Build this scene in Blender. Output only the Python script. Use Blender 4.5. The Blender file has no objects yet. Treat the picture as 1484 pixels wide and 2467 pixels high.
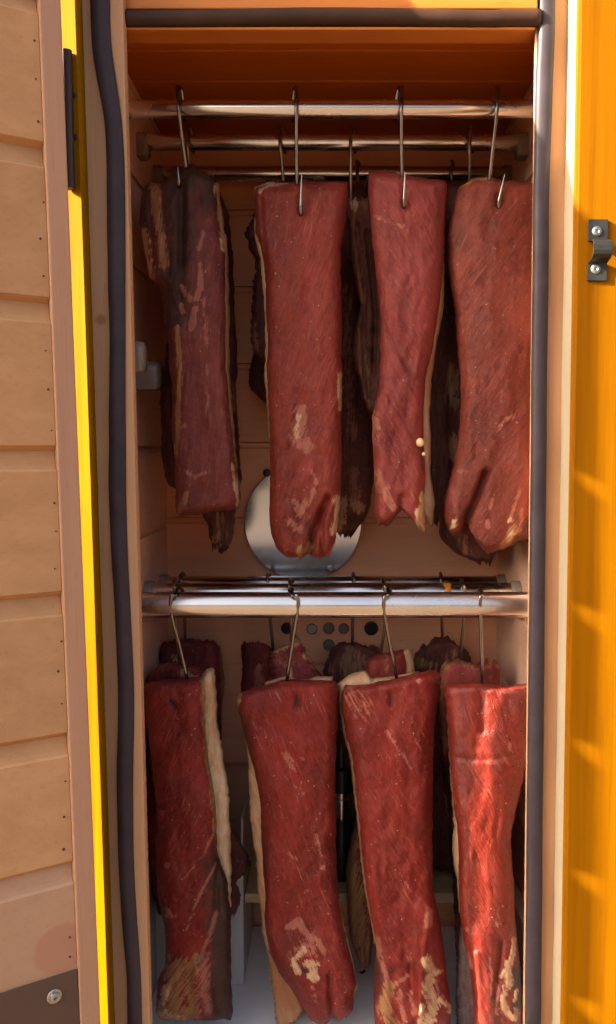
import bpy, bmesh, math, random
import numpy as np
from mathutils import Vector, Matrix

random.seed(7)
scene = bpy.context.scene
COL = scene.collection

# ------------------------------------------------------------------ camera
F, CX, CY, PITCH, CAMZ = 2060.0, 801.0, 1233.5, math.radians(4.25), 1.30
PW, PH = 1484.0, 2467.0
cam_d = bpy.data.cameras.new("camera")
cam = bpy.data.objects.new("camera", cam_d)
COL.objects.link(cam)
cam.location = (0, 0, CAMZ)
cam.rotation_euler = (math.pi / 2 - PITCH, 0, 0)
cam_d.sensor_fit = 'VERTICAL'
cam_d.sensor_height = 36.0
cam_d.lens = 36.0 * F / PH
cam_d.shift_x = -(CX - PW / 2) / PH
cam_d.clip_start = 0.01
cam_d.clip_end = 500
scene.camera = cam

# ------------------------------------------------------------------ light
SUN = Vector((1.0, 0.30, -0.504)).normalized()          # direction the light travels
ELEV = math.asin(-SUN.z)
ROT = math.atan2(-SUN.x, -SUN.y) % (2 * math.pi)
world = bpy.data.worlds.new("World")
scene.world = world
world.use_nodes = True
wn = world.node_tree
sky = wn.nodes.new("ShaderNodeTexSky")
sky.sky_type = 'NISHITA'
sky.sun_disc = False
sky.sun_elevation = ELEV
sky.sun_rotation = ROT
sky.air_density = 0.7
sky.dust_density = 10.0
sky.ozone_density = 0.0
wn.links.new(sky.outputs[0], wn.nodes["Background"].inputs[0])
wn.nodes["Background"].inputs[1].default_value = 0.085
sun_d = bpy.data.lights.new("sun", 'SUN')
sun_d.energy = 5.0
sun_d.angle = math.radians(0.42)
sun_d.color = (1.0, 0.88, 0.68)
sun = bpy.data.objects.new("sun", sun_d)
COL.objects.link(sun)
sun.location = (-3, -1, 3)
sun.rotation_euler = SUN.to_track_quat('-Z', 'Y').to_euler()
vs = scene.view_settings
vs.view_transform = 'Standard'
vs.look = 'None'
vs.gamma = 1.0
vs.exposure = 2.62
scene.cycles.max_bounces = 8
scene.cycles.diffuse_bounces = 5
scene.cycles.glossy_bounces = 4
scene.cycles.caustics_reflective = False
scene.cycles.caustics_refractive = False
scene.cycles.use_denoising = True

# ------------------------------------------------------------------ helpers
SP, CP = math.sin(PITCH), math.cos(PITCH)


def at(px, py, Y):
    """point of the plane y = Y seen at picture position (px, py)"""
    u = (px - CX) / F
    v = -(py - CY) / F
    dy = v * SP + CP
    t = Y / dy
    return (t * u, Y, CAMZ + t * (v * CP - SP))


def at_np(px, py, Y):
    u = (px - CX) / F
    v = -(py - CY) / F
    dy = v * SP + CP
    t = Y / dy
    return np.stack([t * u, Y + 0 * t, CAMZ + t * (v * CP - SP)], axis=-1)


def zpx(py, Y):
    return at(CX, py, Y)[2]


def tag(o, label=None, cat=None, group=None, kind=None):
    if label: o["label"] = label
    if cat: o["category"] = cat
    if group: o["group"] = group
    if kind: o["kind"] = kind
    return o


def empty(name, loc):
    o = bpy.data.objects.new(name, None)
    o.empty_display_size = 0.05
    o.location = loc
    COL.objects.link(o)
    return o


def link(name, me, parent=None):
    o = bpy.data.objects.new(name, me)
    COL.objects.link(o)
    if parent is not None:
        o.parent = parent
        r = parent
        inv = Matrix.Identity(4)
        chain = []
        while r is not None:
            chain.append(r)
            r = r.parent
        loc = Vector((0, 0, 0))
        for c in chain:
            loc += c.location
        # parents are only ever translated roots; keep meshes in place
        o.location = -loc
    return o


def mesh(name, verts, faces, mat, parent=None, smooth=False, bevel=0.0):
    me = bpy.data.meshes.new(name)
    me.from_pydata([tuple(map(float, v)) for v in verts], [], faces)
    bm = bmesh.new()
    bm.from_mesh(me)
    bmesh.ops.recalc_face_normals(bm, faces=bm.faces)
    bm.to_mesh(me)
    bm.free()
    if smooth:
        me.polygons.foreach_set("use_smooth", [True] * len(me.polygons))
    me.materials.append(mat)
    o = link(name, me, parent)
    if bevel:
        b = o.modifiers.new("bevel", 'BEVEL')
        b.width = bevel
        b.segments = 2
        b.limit_method = 'ANGLE'
        b.angle_limit = math.radians(40)
    return o


def box(name, x0, x1, y0, y1, z0, z1, mat, parent=None, bevel=0.0):
    v = [(x, y, z) for x in (x0, x1) for y in (y0, y1) for z in (z0, z1)]
    f = [(0, 1, 3, 2), (4, 6, 7, 5), (0, 4, 5, 1), (2, 3, 7, 6), (0, 2, 6, 4), (1, 5, 7, 3)]
    return mesh(name, v, f, mat, parent, bevel=bevel)


def hexa(name, a, b, mat, parent=None, bevel=0.0):
    """solid between two quads a and b with the same winding"""
    v = list(a) + list(b)
    f = [(0, 1, 2, 3), (7, 6, 5, 4)] + [(i, (i + 1) % 4, 4 + (i + 1) % 4, 4 + i) for i in range(4)]
    return mesh(name, v, f, mat, parent, bevel=bevel)


def catmull(pts, n):
    P = [Vector(p) for p in pts]
    P = [P[0] * 2 - P[1]] + P + [P[-1] * 2 - P[-2]]
    out = []
    for i in range(1, len(P) - 2):
        for k in range(n):
            t = k / n
            a, b, c, d = P[i - 1], P[i], P[i + 1], P[i + 2]
            out.append(0.5 * ((2 * b) + (c - a) * t + (2 * a - 5 * b + 4 * c - d) * t * t + (3 * b - a - 3 * c + d) * t ** 3))
    out.append(P[-2])
    return out


def tube_geo(pts, radii, n=10):
    pts = [Vector(p) for p in pts]
    if not hasattr(radii, "__len__"):
        radii = [radii] * len(pts)
    V, Fc = [], []
    t0 = (pts[1] - pts[0]).normalized()
    ref = Vector((1, 0, 0)) if abs(t0.x) < 0.8 else Vector((0, 0, 1))
    nrm = (ref - t0 * ref.dot(t0)).normalized()
    for i, p in enumerate(pts):
        t = (pts[min(i + 1, len(pts) - 1)] - pts[max(i - 1, 0)]).normalized()
        nrm = (nrm - t * nrm.dot(t)).normalized()
        bn = t.cross(nrm)
        for k in range(n):
            a = 2 * math.pi * k / n
            V.append(p + (nrm * math.cos(a) + bn * math.sin(a)) * radii[i])
    m = len(pts)
    for i in range(m - 1):
        for k in range(n):
            Fc.append((i * n + k, i * n + (k + 1) % n, (i + 1) * n + (k + 1) % n, (i + 1) * n + k))
    Fc.append(tuple(range(n)))
    Fc.append(tuple((m - 1) * n + k for k in range(n)))
    return V, Fc


def auto_smooth(o, deg=40):
    me = o.data
    me.polygons.foreach_set("use_smooth", [True] * len(me.polygons))
    me.set_sharp_from_angle(angle=math.radians(deg))


def tube(name, pts, r, mat, parent=None, n=10):
    V, Fc = tube_geo(pts, r, n)
    o = mesh(name, V, Fc, mat, parent)
    auto_smooth(o, 60)
    return o


def lathe(name, c, axis, prof, mat, parent=None, n=28):
    """prof: (distance along the axis, radius) from the base outwards"""
    c, axis = Vector(c), Vector(axis).normalized()
    ref = Vector((0, 0, 1)) if abs(axis.z) < 0.9 else Vector((1, 0, 0))
    a1 = axis.cross(ref).normalized()
    a2 = axis.cross(a1)
    V, Fc = [], []
    for d, r in prof:
        for k in range(n):
            a = 2 * math.pi * k / n
            V.append(c + axis * d + (a1 * math.cos(a) + a2 * math.sin(a)) * max(r, 1e-5))
    for i in range(len(prof) - 1):
        for k in range(n):
            Fc.append((i * n + k, i * n + (k + 1) % n, (i + 1) * n + (k + 1) % n, (i + 1) * n + k))
    Fc.append(tuple(range(n)))
    Fc.append(tuple((len(prof) - 1) * n + k for k in range(n)))
    o = mesh(name, V, Fc, mat, parent)
    auto_smooth(o, 35)
    return o


def vnoise(x, y, seed, freq=1.0, octv=3):
    """smooth 2-D value noise in -1..1 (numpy)"""
    rs = np.random.RandomState(seed)
    tab = rs.rand(64, 64) * 2 - 1
    tot = np.zeros(np.broadcast(x, y).shape)
    amp, norm = 1.0, 0.0
    for o in range(octv):
        X, Y = x * freq + 13.7 * o, y * freq + 7.1 * o
        xi, yi = np.floor(X).astype(int), np.floor(Y).astype(int)
        fx, fy = X - xi, Y - yi
        fx, fy = fx * fx * (3 - 2 * fx), fy * fy * (3 - 2 * fy)
        g = lambda a, b: tab[a % 64, b % 64]
        v = (g(xi, yi) * (1 - fx) + g(xi + 1, yi) * fx) * (1 - fy) + (g(xi, yi + 1) * (1 - fx) + g(xi + 1, yi + 1) * fx) * fy
        tot = tot + amp * v
        norm += amp
        amp *= 0.5
        freq *= 2.1
    return tot / norm


# ------------------------------------------------------------------ materials
class NT:
    def __init__(s, name):
        s.m = bpy.data.materials.new(name)
        s.m.use_nodes = True
        s.t = s.m.node_tree
        s.p = s.t.nodes["Principled BSDF"]

    def n(s, typ, **kw):
        nd = s.t.nodes.new(typ)
        for k, v in kw.items():
            if k.startswith("i_"):
                key = k[2:].replace("_", " ")
                nd.inputs[int(key) if key.isdigit() else key].default_value = v
            else:
                setattr(nd, k, v)
        return nd

    def l(s, a, b):
        s.t.links.new(a, b)

    def ramp(s, fac, stops):
        r = s.n("ShaderNodeValToRGB")
        e = r.color_ramp.elements
        while len(e) < len(stops):
            e.new(0.5)
        for i, (p, c) in enumerate(stops):
            e[i].position = p
            e[i].color = (c, c, c, 1) if not hasattr(c, "__len__") else (*c, 1)
        s.l(fac, r.inputs[0])
        return r.outputs[0]

    def mix(s, fac, a, b, mode='MIX'):
        x = s.n("ShaderNodeMix", data_type='RGBA', blend_type=mode)
        for sock, val in ((x.inputs[0], fac), (x.inputs[6], a), (x.inputs[7], b)):
            if hasattr(val, "is_output"):
                s.l(val, sock)
            elif hasattr(val, "__len__"):
                sock.default_value = (*val, 1)
            else:
                sock.default_value = val
        return x.outputs[2]

    def math(s, op, a, b=None, clamp=False):
        x = s.n("ShaderNodeMath", operation=op, use_clamp=clamp)
        for sock, val in ((x.inputs[0], a), (x.inputs[1], b)):
            if val is None:
                continue
            if hasattr(val, "is_output"):
                s.l(val, sock)
            else:
                sock.default_value = val
        return x.outputs[0]

    def coords(s, rot=(0, 0, 0), scale=(1, 1, 1), loc=(0, 0, 0)):
        tc = s.n("ShaderNodeTexCoord")
        m1 = s.n("ShaderNodeMapping")
        m1.inputs["Rotation"].default_value = rot
        m1.inputs["Location"].default_value = loc
        m2 = s.n("ShaderNodeMapping")
        m2.inputs["Scale"].default_value = scale
        s.l(tc.outputs["Object"], m1.inputs[0])
        s.l(m1.outputs[0], m2.inputs[0])
        return m2.outputs[0]

    def warped(s, rot, scale, loc, amt, freq):
        tc = s.n("ShaderNodeTexCoord")
        w = s.n("ShaderNodeTexNoise")
        w.inputs["Scale"].default_value = freq
        w.inputs["Detail"].default_value = 2
        s.l(tc.outputs["Object"], w.inputs["Vector"])
        sub = s.n("ShaderNodeVectorMath", operation='SUBTRACT')
        s.l(w.outputs["Color"], sub.inputs[0])
        sub.inputs[1].default_value = (0.5, 0.5, 0.5)
        sc_ = s.n("ShaderNodeVectorMath", operation='SCALE')
        s.l(sub.outputs[0], sc_.inputs[0])
        sc_.inputs["Scale"].default_value = amt
        ad = s.n("ShaderNodeVectorMath", operation='ADD')
        s.l(tc.outputs["Object"], ad.inputs[0])
        s.l(sc_.outputs[0], ad.inputs[1])
        m1 = s.n("ShaderNodeMapping")
        m1.inputs["Rotation"].default_value = rot
        m1.inputs["Location"].default_value = loc
        m2 = s.n("ShaderNodeMapping")
        m2.inputs["Scale"].default_value = scale
        s.l(ad.outputs[0], m1.inputs[0])
        s.l(m1.outputs[0], m2.inputs[0])
        return m2.outputs[0]

    def noise(s, vec, scale=1.0, detail=4, rough=0.55, dist=0.0):
        x = s.n("ShaderNodeTexNoise")
        x.inputs["Scale"].default_value = scale
        x.inputs["Detail"].default_value = detail
        x.inputs["Roughness"].default_value = rough
        x.inputs["Distortion"].default_value = dist
        s.l(vec, x.inputs["Vector"])
        return x.outputs["Fac"]

    def bump(s, h, strength=0.3, dist=0.001):
        b = s.n("ShaderNodeBump")
        b.inputs["Strength"].default_value = strength
        b.inputs["Distance"].default_value = dist
        s.l(h, b.inputs["Height"])
        s.l(b.outputs[0], s.p.inputs["Normal"])

    def setp(s, **kw):
        for k, v in kw.items():
            s.p.inputs[k.replace("_", " ")].default_value = v
        return s


def wood(name, ca, cb, axis='x', rough=0.55, grain=1.0, seed=0, gloss=0.4, contrast=1.0, blotch=None):
    """long-grained wood; the grain runs along the given axis"""
    w = NT(name)
    k = {'x': (2, 70, 70), 'z': (70, 70, 2), 'y': (70, 2, 70)}[axis]
    v = w.coords(scale=tuple(a * grain for a in k), loc=(seed * 1.3, seed * 0.7, seed * 2.1))
    n1 = w.noise(v, 1.0, 6, 0.6, 0.6)
    k2 = {'x': (10, 420, 420), 'z': (420, 420, 10), 'y': (420, 10, 420)}[axis]
    n2 = w.noise(w.coords(scale=tuple(a * grain for a in k2), loc=(seed, 0, seed)), 1.0, 3, 0.6)
    n3 = w.noise(w.coords(scale=(9, 9, 9), loc=(seed, seed, 0)), 1.0, 2, 0.5)
    c = w.mix(w.ramp(n1, [(0.5 - 0.22 / contrast, 0), (0.5 + 0.22 / contrast, 1)]), ca, cb)
    dk = tuple(x * 0.80 for x in ca)
    c = w.mix(w.math('MULTIPLY', w.ramp(n2, [(0.55, 0), (0.75, 1)]), 0.45), c, dk)
    lt = tuple(min(x * 1.16, 0.95) for x in cb)
    c = w.mix(w.math('MULTIPLY', w.ramp(n3, [(0.35, 0), (0.7, 1)]), 0.18), c, lt)
    # short dark pores and the odd small fleck
    n4 = w.noise(w.coords(scale=tuple(a * 1.0 for a in {'x': (40, 700, 700), 'z': (700, 700, 40), 'y': (700, 40, 700)}[axis])), 1.0, 1, 0.5)
    c = w.mix(w.math('MULTIPLY', w.ramp(n4, [(0.70, 0), (0.76, 1)]), 0.35), c, tuple(x * 0.5 for x in ca))
    if blotch:
        (bx, by, bz, br), bc = blotch
        tc = w.n("ShaderNodeTexCoord")
        sb = w.n("ShaderNodeVectorMath", operation='DISTANCE')
        w.l(tc.outputs["Object"], sb.inputs[0])
        sb.inputs[1].default_value = (bx, by, bz)
        d = w.math('ADD', sb.outputs["Value"], w.math('MULTIPLY', n3, br * 0.6))
        c = w.mix(w.math('MULTIPLY', w.ramp(d, [(br * 1.25, 1), (br * 1.32, 0)]), 0.7), c, bc)
    w.l(c, w.p.inputs["Base Color"])
    w.setp(Roughness=rough)
    w.p.inputs["Specular IOR Level"].default_value = gloss
    w.bump(n2, 0.22, 0.0005)
    return w.m


def plain(name, col, rough=0.5, metal=0.0, bump=0.0, bscale=300, var=0.15, spec=0.5):
    p = NT(name)
    n = p.noise(p.coords(), bscale * 0.12, 4, 0.6)
    c = p.mix(p.ramp(n, [(0.3, 0), (0.7, 1)]), tuple(x * (1 - var) for x in col), tuple(min(1, x * (1 + var)) for x in col))
    p.l(c, p.p.inputs["Base Color"])
    p.l(p.ramp(p.noise(p.coords(), bscale * 0.05, 3, 0.6), [(0.3, max(0.02, rough - 0.08)), (0.7, rough + 0.08)]), p.p.inputs["Roughness"])
    p.setp(Metallic=metal)
    p.p.inputs["Specular IOR Level"].default_value = spec
    if bump:
        p.bump(p.noise(p.coords(), bscale, 3, 0.6), bump, 0.0005)
    return p.m


def brushed(name, col, rough, axis_scale):
    p = NT(name)
    n = p.noise(p.coords(scale=axis_scale), 1.0, 3, 0.6)
    p.l(p.mix(n, tuple(x * 0.85 for x in col), col), p.p.inputs["Base Color"])
    p.l(p.ramp(n, [(0.3, rough * 0.8), (0.7, rough * 1.3)]), p.p.inputs["Roughness"])
    p.setp(Metallic=1.0)
    p.bump(n, 0.06, 0.0003)
    return p.m


def meat_mat(name, lo, hi, ang, seed, hair=1.0, rough=0.46, spec=0.24, fat=(0.62, 0.42, 0.24), brown=(0.30, 0.14, 0.06), coat=0.0):
    m = NT(name)
    ang = -ang
    rot = (0, math.radians(ang), 0)
    off = (seed * 0.37, seed * 0.11, seed * 0.53)
    big = m.noise(m.coords(scale=(18, 18, 9), loc=off), 1.0, 4, 0.6, 0.5)
    mott = m.noise(m.coords(loc=off), 190, 5, 0.7)
    fib = m.noise(m.warped(rot, (360, 150, 26), off, 0.010, 16), 1.0, 5, 0.65, 0.5)
    fib2 = m.noise(m.warped((0, math.radians(ang * 0.7 + 5), 0), (980, 300, 24), off, 0.012, 11), 1.0, 2, 0.5, 0.8)
    fine = m.noise(m.coords(loc=off), 620, 3, 0.7)
    sheen = m.noise(m.coords(scale=(34, 34, 20), loc=(off[1], off[0], 3)), 1.0, 4, 0.65, 0.8)
    patch = m.noise(m.coords(scale=(30, 30, 22), loc=off), 1.0, 2, 0.5)
    c = m.mix(m.ramp(big, [(0.33, 0), (0.66, 1)]), tuple(x * 0.72 for x in lo), hi)
    c = m.mix(m.math('MULTIPLY', m.ramp(mott, [(0.35, 0), (0.72, 1)]), 0.45), c, tuple(min(1, x * 1.5 + 0.008) for x in hi))
    c = m.mix(m.math('MULTIPLY', m.ramp(sheen, [(0.50, 0), (0.72, 1)]), 0.30), c, (0.26, 0.065, 0.060))  # purplish sheen painted into the meat colour in patches
    c = m.mix(m.math('MULTIPLY', m.ramp(fine, [(0.52, 0), (0.78, 1)]), 0.26), c, tuple(min(1, x * 1.6 + 0.008) for x in hi))
    c = m.mix(m.math('MULTIPLY', m.ramp(fib, [(0.34, 1), (0.50, 0)]), 0.30), c, tuple(x * 0.6 for x in lo))
    pale = (0.55, 0.26, 0.19)
    # dry pale sinew lines along the grain
    hm = m.math('MULTIPLY', m.ramp(fib, [(0.60, 0), (0.72, 1)]), m.ramp(patch, [(0.42, 0), (0.62, 1)]))
    c = m.mix(m.math('MULTIPLY', hm, 0.32 * hair), c, pale)
    hm2 = m.math('MULTIPLY', m.ramp(fib2, [(0.65, 0), (0.74, 1)]), m.ramp(patch, [(0.40, 0.15), (0.6, 1)]))
    c = m.mix(m.math('MULTIPLY', hm2, 0.36 * hair, True), c, (0.56, 0.27, 0.19))
    # salt and fat specks
    sp = m.noise(m.coords(loc=(seed, 0, 0)), 330, 1, 0.4)
    c = m.mix(m.math('MULTIPLY', m.ramp(sp, [(0.745, 0), (0.79, 1)]), 0.42 * hair), c, (0.7, 0.45, 0.35))
    at_ = m.n("ShaderNodeAttribute", attribute_name="mark")
    sep = m.n("ShaderNodeSeparateColor")
    m.l(at_.outputs["Color"], sep.inputs[0])
    rag = m.math('SUBTRACT', m.math('ADD', m.math('MULTIPLY', mott, 0.9), m.math('MULTIPLY', fib, 1.3)), 1.06)

    def mk(o, k=1.0, w=0.13):
        gate = m.math('MULTIPLY', m.math('MULTIPLY', o, 3.5, True), k)
        return m.ramp(m.math('ADD', o, m.math('MULTIPLY', rag, gate)), [(0.5 - w, 0), (0.5 + w, 1)])
    c = m.mix(mk(sep.outputs[2], 0.6, 0.42), c, (0.048, 0.020, 0.013))            # dark crust and other dark areas; shade painted into hook slits
    c = m.mix(m.math('MULTIPLY', mk(at_.outputs["Alpha"], 2.2, 0.24), 0.55), c, (0.44, 0.18, 0.125))
    bf = m.mix(m.ramp(fib, [(0.4, 0), (0.6, 1)]), tuple(x * 0.72 for x in brown), tuple(min(1, x * 1.25) for x in brown))
    c = m.mix(mk(sep.outputs[1], 1.5), c, bf)
    ff = m.mix(m.ramp(mott, [(0.3, 0), (0.7, 1)]), tuple(x * 0.72 for x in fat), fat)
    c = m.mix(m.math('MULTIPLY', mk(m.math('ADD', sep.outputs[0], m.math('MULTIPLY', sep.outputs[0], 0.35)), 1.7, 0.2), 0.7), c, (0.40, 0.15, 0.085))
    ff = m.mix(m.math('MULTIPLY', m.ramp(fib, [(0.46, 1), (0.60, 0)]), 0.5), ff, (0.40, 0.20, 0.10))
    c = m.mix(m.math('MULTIPLY', mk(sep.outputs[0], 2.6, 0.2), 0.93), c, ff)
    m.l(c, m.p.inputs["Base Color"])
    m.l(m.ramp(mott, [(0.3, rough - 0.1), (0.7, rough + 0.12)]), m.p.inputs["Roughness"])
    m.p.inputs["Specular IOR Level"].default_value = spec
    m.p.inputs["Subsurface Weight"].default_value = 0.12
    m.p.inputs["Subsurface Radius"].default_value = (0.006, 0.0015, 0.001)
    m.p.inputs["Subsurface Scale"].default_value = 1.0
    h = m.math('ADD', m.math('MULTIPLY', fib, 1.0), m.math('MULTIPLY', mott, 0.7))
    m.bump(m.math('ADD', h, m.math('MULTIPLY', fine, 0.35)), 0.75, 0.0019)
    return m.m


M = {}
M['plank'] = wood('pine_plank', (0.37, 0.205, 0.100), (0.42, 0.242, 0.125), 'x', 0.65, 0.55, 1, 0.25, contrast=0.9)
M['stile'] = wood('pine_stile', (0.40, 0.225, 0.132), (0.455, 0.262, 0.16), 'z', 0.6, 1, 2)
M['post'] = wood('pine_post', (0.38, 0.24, 0.13), (0.48, 0.32, 0.18), 'z', 0.6, 1.0, 3, contrast=1.4, blotch=((*at(243, 770, 0.761), 0.0055), (0.26, 0.10, 0.03)))
M['post_pale'] = wood('pale_post', (0.36, 0.30, 0.21), (0.41, 0.35, 0.25), 'z', 0.6, 1.0, 4)
M['post_right'] = wood('pine_post_right', (0.47, 0.24, 0.11), (0.55, 0.30, 0.15), 'z', 0.6, 1.0, 9)
M['lip'] = wood('frame_lip', (0.48, 0.27, 0.13), (0.56, 0.34, 0.18), 'z', 0.6, 1.0, 5)
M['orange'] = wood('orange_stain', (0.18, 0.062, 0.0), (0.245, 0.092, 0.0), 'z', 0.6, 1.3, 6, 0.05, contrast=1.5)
M['orange_sunlit'] = wood('sunlit_orange_stain', (0.21, 0.098, 0.0), (0.31, 0.150, 0.0), 'z', 0.6, 1.3, 6, 0.05, contrast=2.0)  # the orange stain made brighter and yellower to paint in sunlight
M['header'] = wood('header_orange', (0.40, 0.125, 0.012), (0.50, 0.165, 0.02), 'x', 0.5, 1, 7)  # header wood in an orange tone
M['ceiling'] = wood('ceiling_orange', (0.46, 0.10, 0.004), (0.54, 0.13, 0.008), 'x', 0.55, 1, 8)  # ceiling wood in a deeper orange tone
M['inner'] = wood('inner_pine', (0.86, 0.42, 0.235), (0.92, 0.48, 0.28), 'x', 0.6, 0.8, 10)
M['inner_side'] = wood('inner_side_pine', (0.80, 0.48, 0.33), (0.86, 0.54, 0.39), 'y', 0.6, 0.8, 11)
M['shelf'] = wood('shelf_wood', (0.48, 0.34, 0.17), (0.60, 0.45, 0.25), 'x', 0.6, 2.0, 12, contrast=1.6)
M['seal'] = plain('seal_rubber', (0.040, 0.031, 0.040), 0.5, 0, 0.15, 260, 0.2, 0.25)
M['steel'] = plain('polished_steel', (0.68, 0.65, 0.61), 0.24, 1.0, 0.0, 300, 0.05)
M['hook'] = plain('hook_steel', (0.23, 0.215, 0.20), 0.22, 1.0)
M['hook_dark'] = plain('smoked_hook_steel', (0.30, 0.23, 0.19), 0.35, 1.0)
M['disc'] = plain('disc_steel', (0.55, 0.56, 0.58), 0.18, 1.0, 0.0, 60, 0.06)
M['grey'] = plain('grey_sheet', (0.60, 0.59, 0.58), 0.42, 0.0, 0.05, 60, 0.08)
M['tray'] = plain('white_enamel', (0.92, 0.91, 0.89), 0.35, 0.0, 0.0, 60, 0.05)
M['black'] = plain('black_parts', (0.015, 0.013, 0.013), 0.35, 0.0)
M['hinge'] = plain('dark_hinge', (0.05, 0.032, 0.03), 0.45, 0.5)
M['catch'] = plain('catch_metal', (0.040, 0.040, 0.038), 0.45, 0.55, 0.25, 400, 0.45)
M['zinc'] = plain('zinc_screw', (0.42, 0.42, 0.39), 0.42, 1.0)
M['plate'] = plain('brown_plate', (0.085, 0.048, 0.036), 0.40, 0.0, 0.05, 60, 0.08)
M['nail'] = plain('rusty_nail', (0.09, 0.045, 0.025), 0.6, 0.3)
M['clear'] = plain('pale_plastic', (0.24, 0.20, 0.165), 0.22, 0.0)
M['ground'] = plain('paving', (0.095, 0.058, 0.034), 0.8, 0.0, 0.3, 20, 0.2)
M['fat'] = None


def fat_mat(name, a, b, seed):
    m = NT(name)
    n = m.noise(m.warped((0, 0.2, 0), (150, 110, 34), (seed, seed, 0), 0.012, 18), 1.0, 6, 0.7, 0.6)
    s = m.noise(m.coords(scale=(14, 14, 11), loc=(seed, 0, 0)), 1.0, 3, 0.6)
    c = m.mix(m.ramp(n, [(0.35, 0), (0.68, 1)]), a, b)
    c = m.mix(m.math('MULTIPLY', m.ramp(s, [(0.5, 0), (0.7, 1)]), 0.6), c, tuple(x * y for x, y in zip(a, (0.8, 0.55, 0.4))))
    fl = m.noise(m.coords(loc=(seed, 2, 0)), 420, 2, 0.5)
    c = m.mix(m.math('MULTIPLY', m.ramp(fl, [(0.68, 0), (0.76, 1)]), 0.5), c, (0.16, 0.06, 0.03))
    m.l(c, m.p.inputs["Base Color"])
    m.setp(Roughness=0.42)
    m.p.inputs["Subsurface Weight"].default_value = 0.15
    m.p.inputs["Subsurface Radius"].default_value = (0.005, 0.003, 0.0015)
    m.bump(m.math('ADD', n, s), 0.8, 0.003)
    return m.m


M['fat'] = fat_mat('fat_cream', (0.52, 0.30, 0.15), (0.66, 0.45, 0.27), 1)
M['fat_pale'] = fat_mat('fat_pale', (0.62, 0.42, 0.22), (0.78, 0.60, 0.37), 2)
M['fat_brown'] = fat_mat('fat_smoked', (0.34, 0.16, 0.06), (0.47, 0.25, 0.11), 3)

# ------------------------------------------------------------------ setting
g = mesh('ground', [(-40, -40, 0), (40, -40, 0), (40, 40, 0), (-40, 40, 0)], [(0, 1, 2, 3)], M['ground'])
tag(g, kind='structure')

YF, YP, YPL = 0.74, 0.78, 0.761          # front face, right rebate, left rebate
YB = 1.10                                # inner back wall
XW = 0.2135                              # inner half width
ZTOP, ZBOT = 2.02, 0.30
TOPY, BOTY = -520, 2800                  # picture rows the uprights run between


def lin(p0, p1, y):
    return p0[0] + (p1[0] - p0[0]) * (y - p0[1]) / (p1[1] - p0[1])


def upright(name, l0, l1, r0, r1, Y0, Y1, mat, parent, bevel=0.0008, Yl=None, top=TOPY, bot=BOTY):
    """upright board: its left and right edges are given as picture lines on its front face"""
    Yl = Y0 if Yl is None else Yl
    a = [at(lin(l0, l1, top), top, Yl), at(lin(r0, r1, top), top, Y0), at(lin(r0, r1, bot), bot, Y0), at(lin(l0, l1, bot), bot, Yl)]
    b = [(p[0], Y1, p[2]) for p in a]
    return hexa(name, a, b, mat, parent, bevel)


cab = empty('smoking_cabinet', (0, 0.9, 0))
tag(cab, 'tall wooden smoking cabinet with orange front, dark rubber seal and open door', 'smoking cabinet')

# ---- front boards
STRIP_R0, STRIP_R1 = (181, 0), (262, 2467)
fl = upright('front_board', (-110, 0), (-30, 2467), STRIP_R0, STRIP_R1, YF, YPL + 0.02, M['orange_sunlit'], cab, 0.0006, Yl=YF + 0.022)
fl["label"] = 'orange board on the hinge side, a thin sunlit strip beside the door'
fr = upright('front_board', (1392, 0), (1352, 2467), (2400, 0), (2400, 2467), YF, YF + 0.0075, M['orange'], cab, 0.0055)
fr["label"] = 'broad orange stained board carrying the black door catch'
upright('rebate_board', (1391.3, 0), (1351.3, 2467), (1500, 0), (1500, 2467), YF + 0.0078, YP + 0.03, M['post_pale'], cab, 0.0006)
# posts behind the front boards
upright('post', (150, 0), (230, 2467), (262, 0), (330, 2467), YPL, YPL + 0.05, M['post'], cab)
upright('post', (1293, 0), (1264, 2467), (1430, 0), (1390, 2467), YP, YP + 0.005, M['post_right'], cab)
# inner lips that frame the opening
upright('frame_lip', (255, 0), (322, 2467), (296, 0), (361, 2467), YPL - 0.001, YPL + 0.011, M['lip'], cab, 0.0012)
upright('frame_lip', (1291, 0), (1261.5, 2467), (1297, 0), (1267, 2467), YP - 0.005, YP - 0.0004, M['lip'], cab, 0.001)
# header
ZH0 = at(CX, 77, 0.778)[2]
hx0, hx1 = at(268, 40, 0.778)[0], at(1291, 40, 0.778)[0]
box('header', hx0, hx1, 0.778, 0.80, ZH0, ZTOP, M['header'], cab, 0.001)
box('header_lip', at(294, 70, 0.771)[0], at(1290, 70, 0.771)[0], 0.771, 0.778, ZH0 - 0.0015, at(CX, 64, 0.771)[2], M['header'], cab, 0.001)
box('header_lip', at(276, 5, 0.771)[0], at(1296, 5, 0.771)[0], 0.771, 0.778, at(CX, 21, 0.771)[2], ZTOP - 0.02, M['header'], cab, 0.001)

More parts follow.
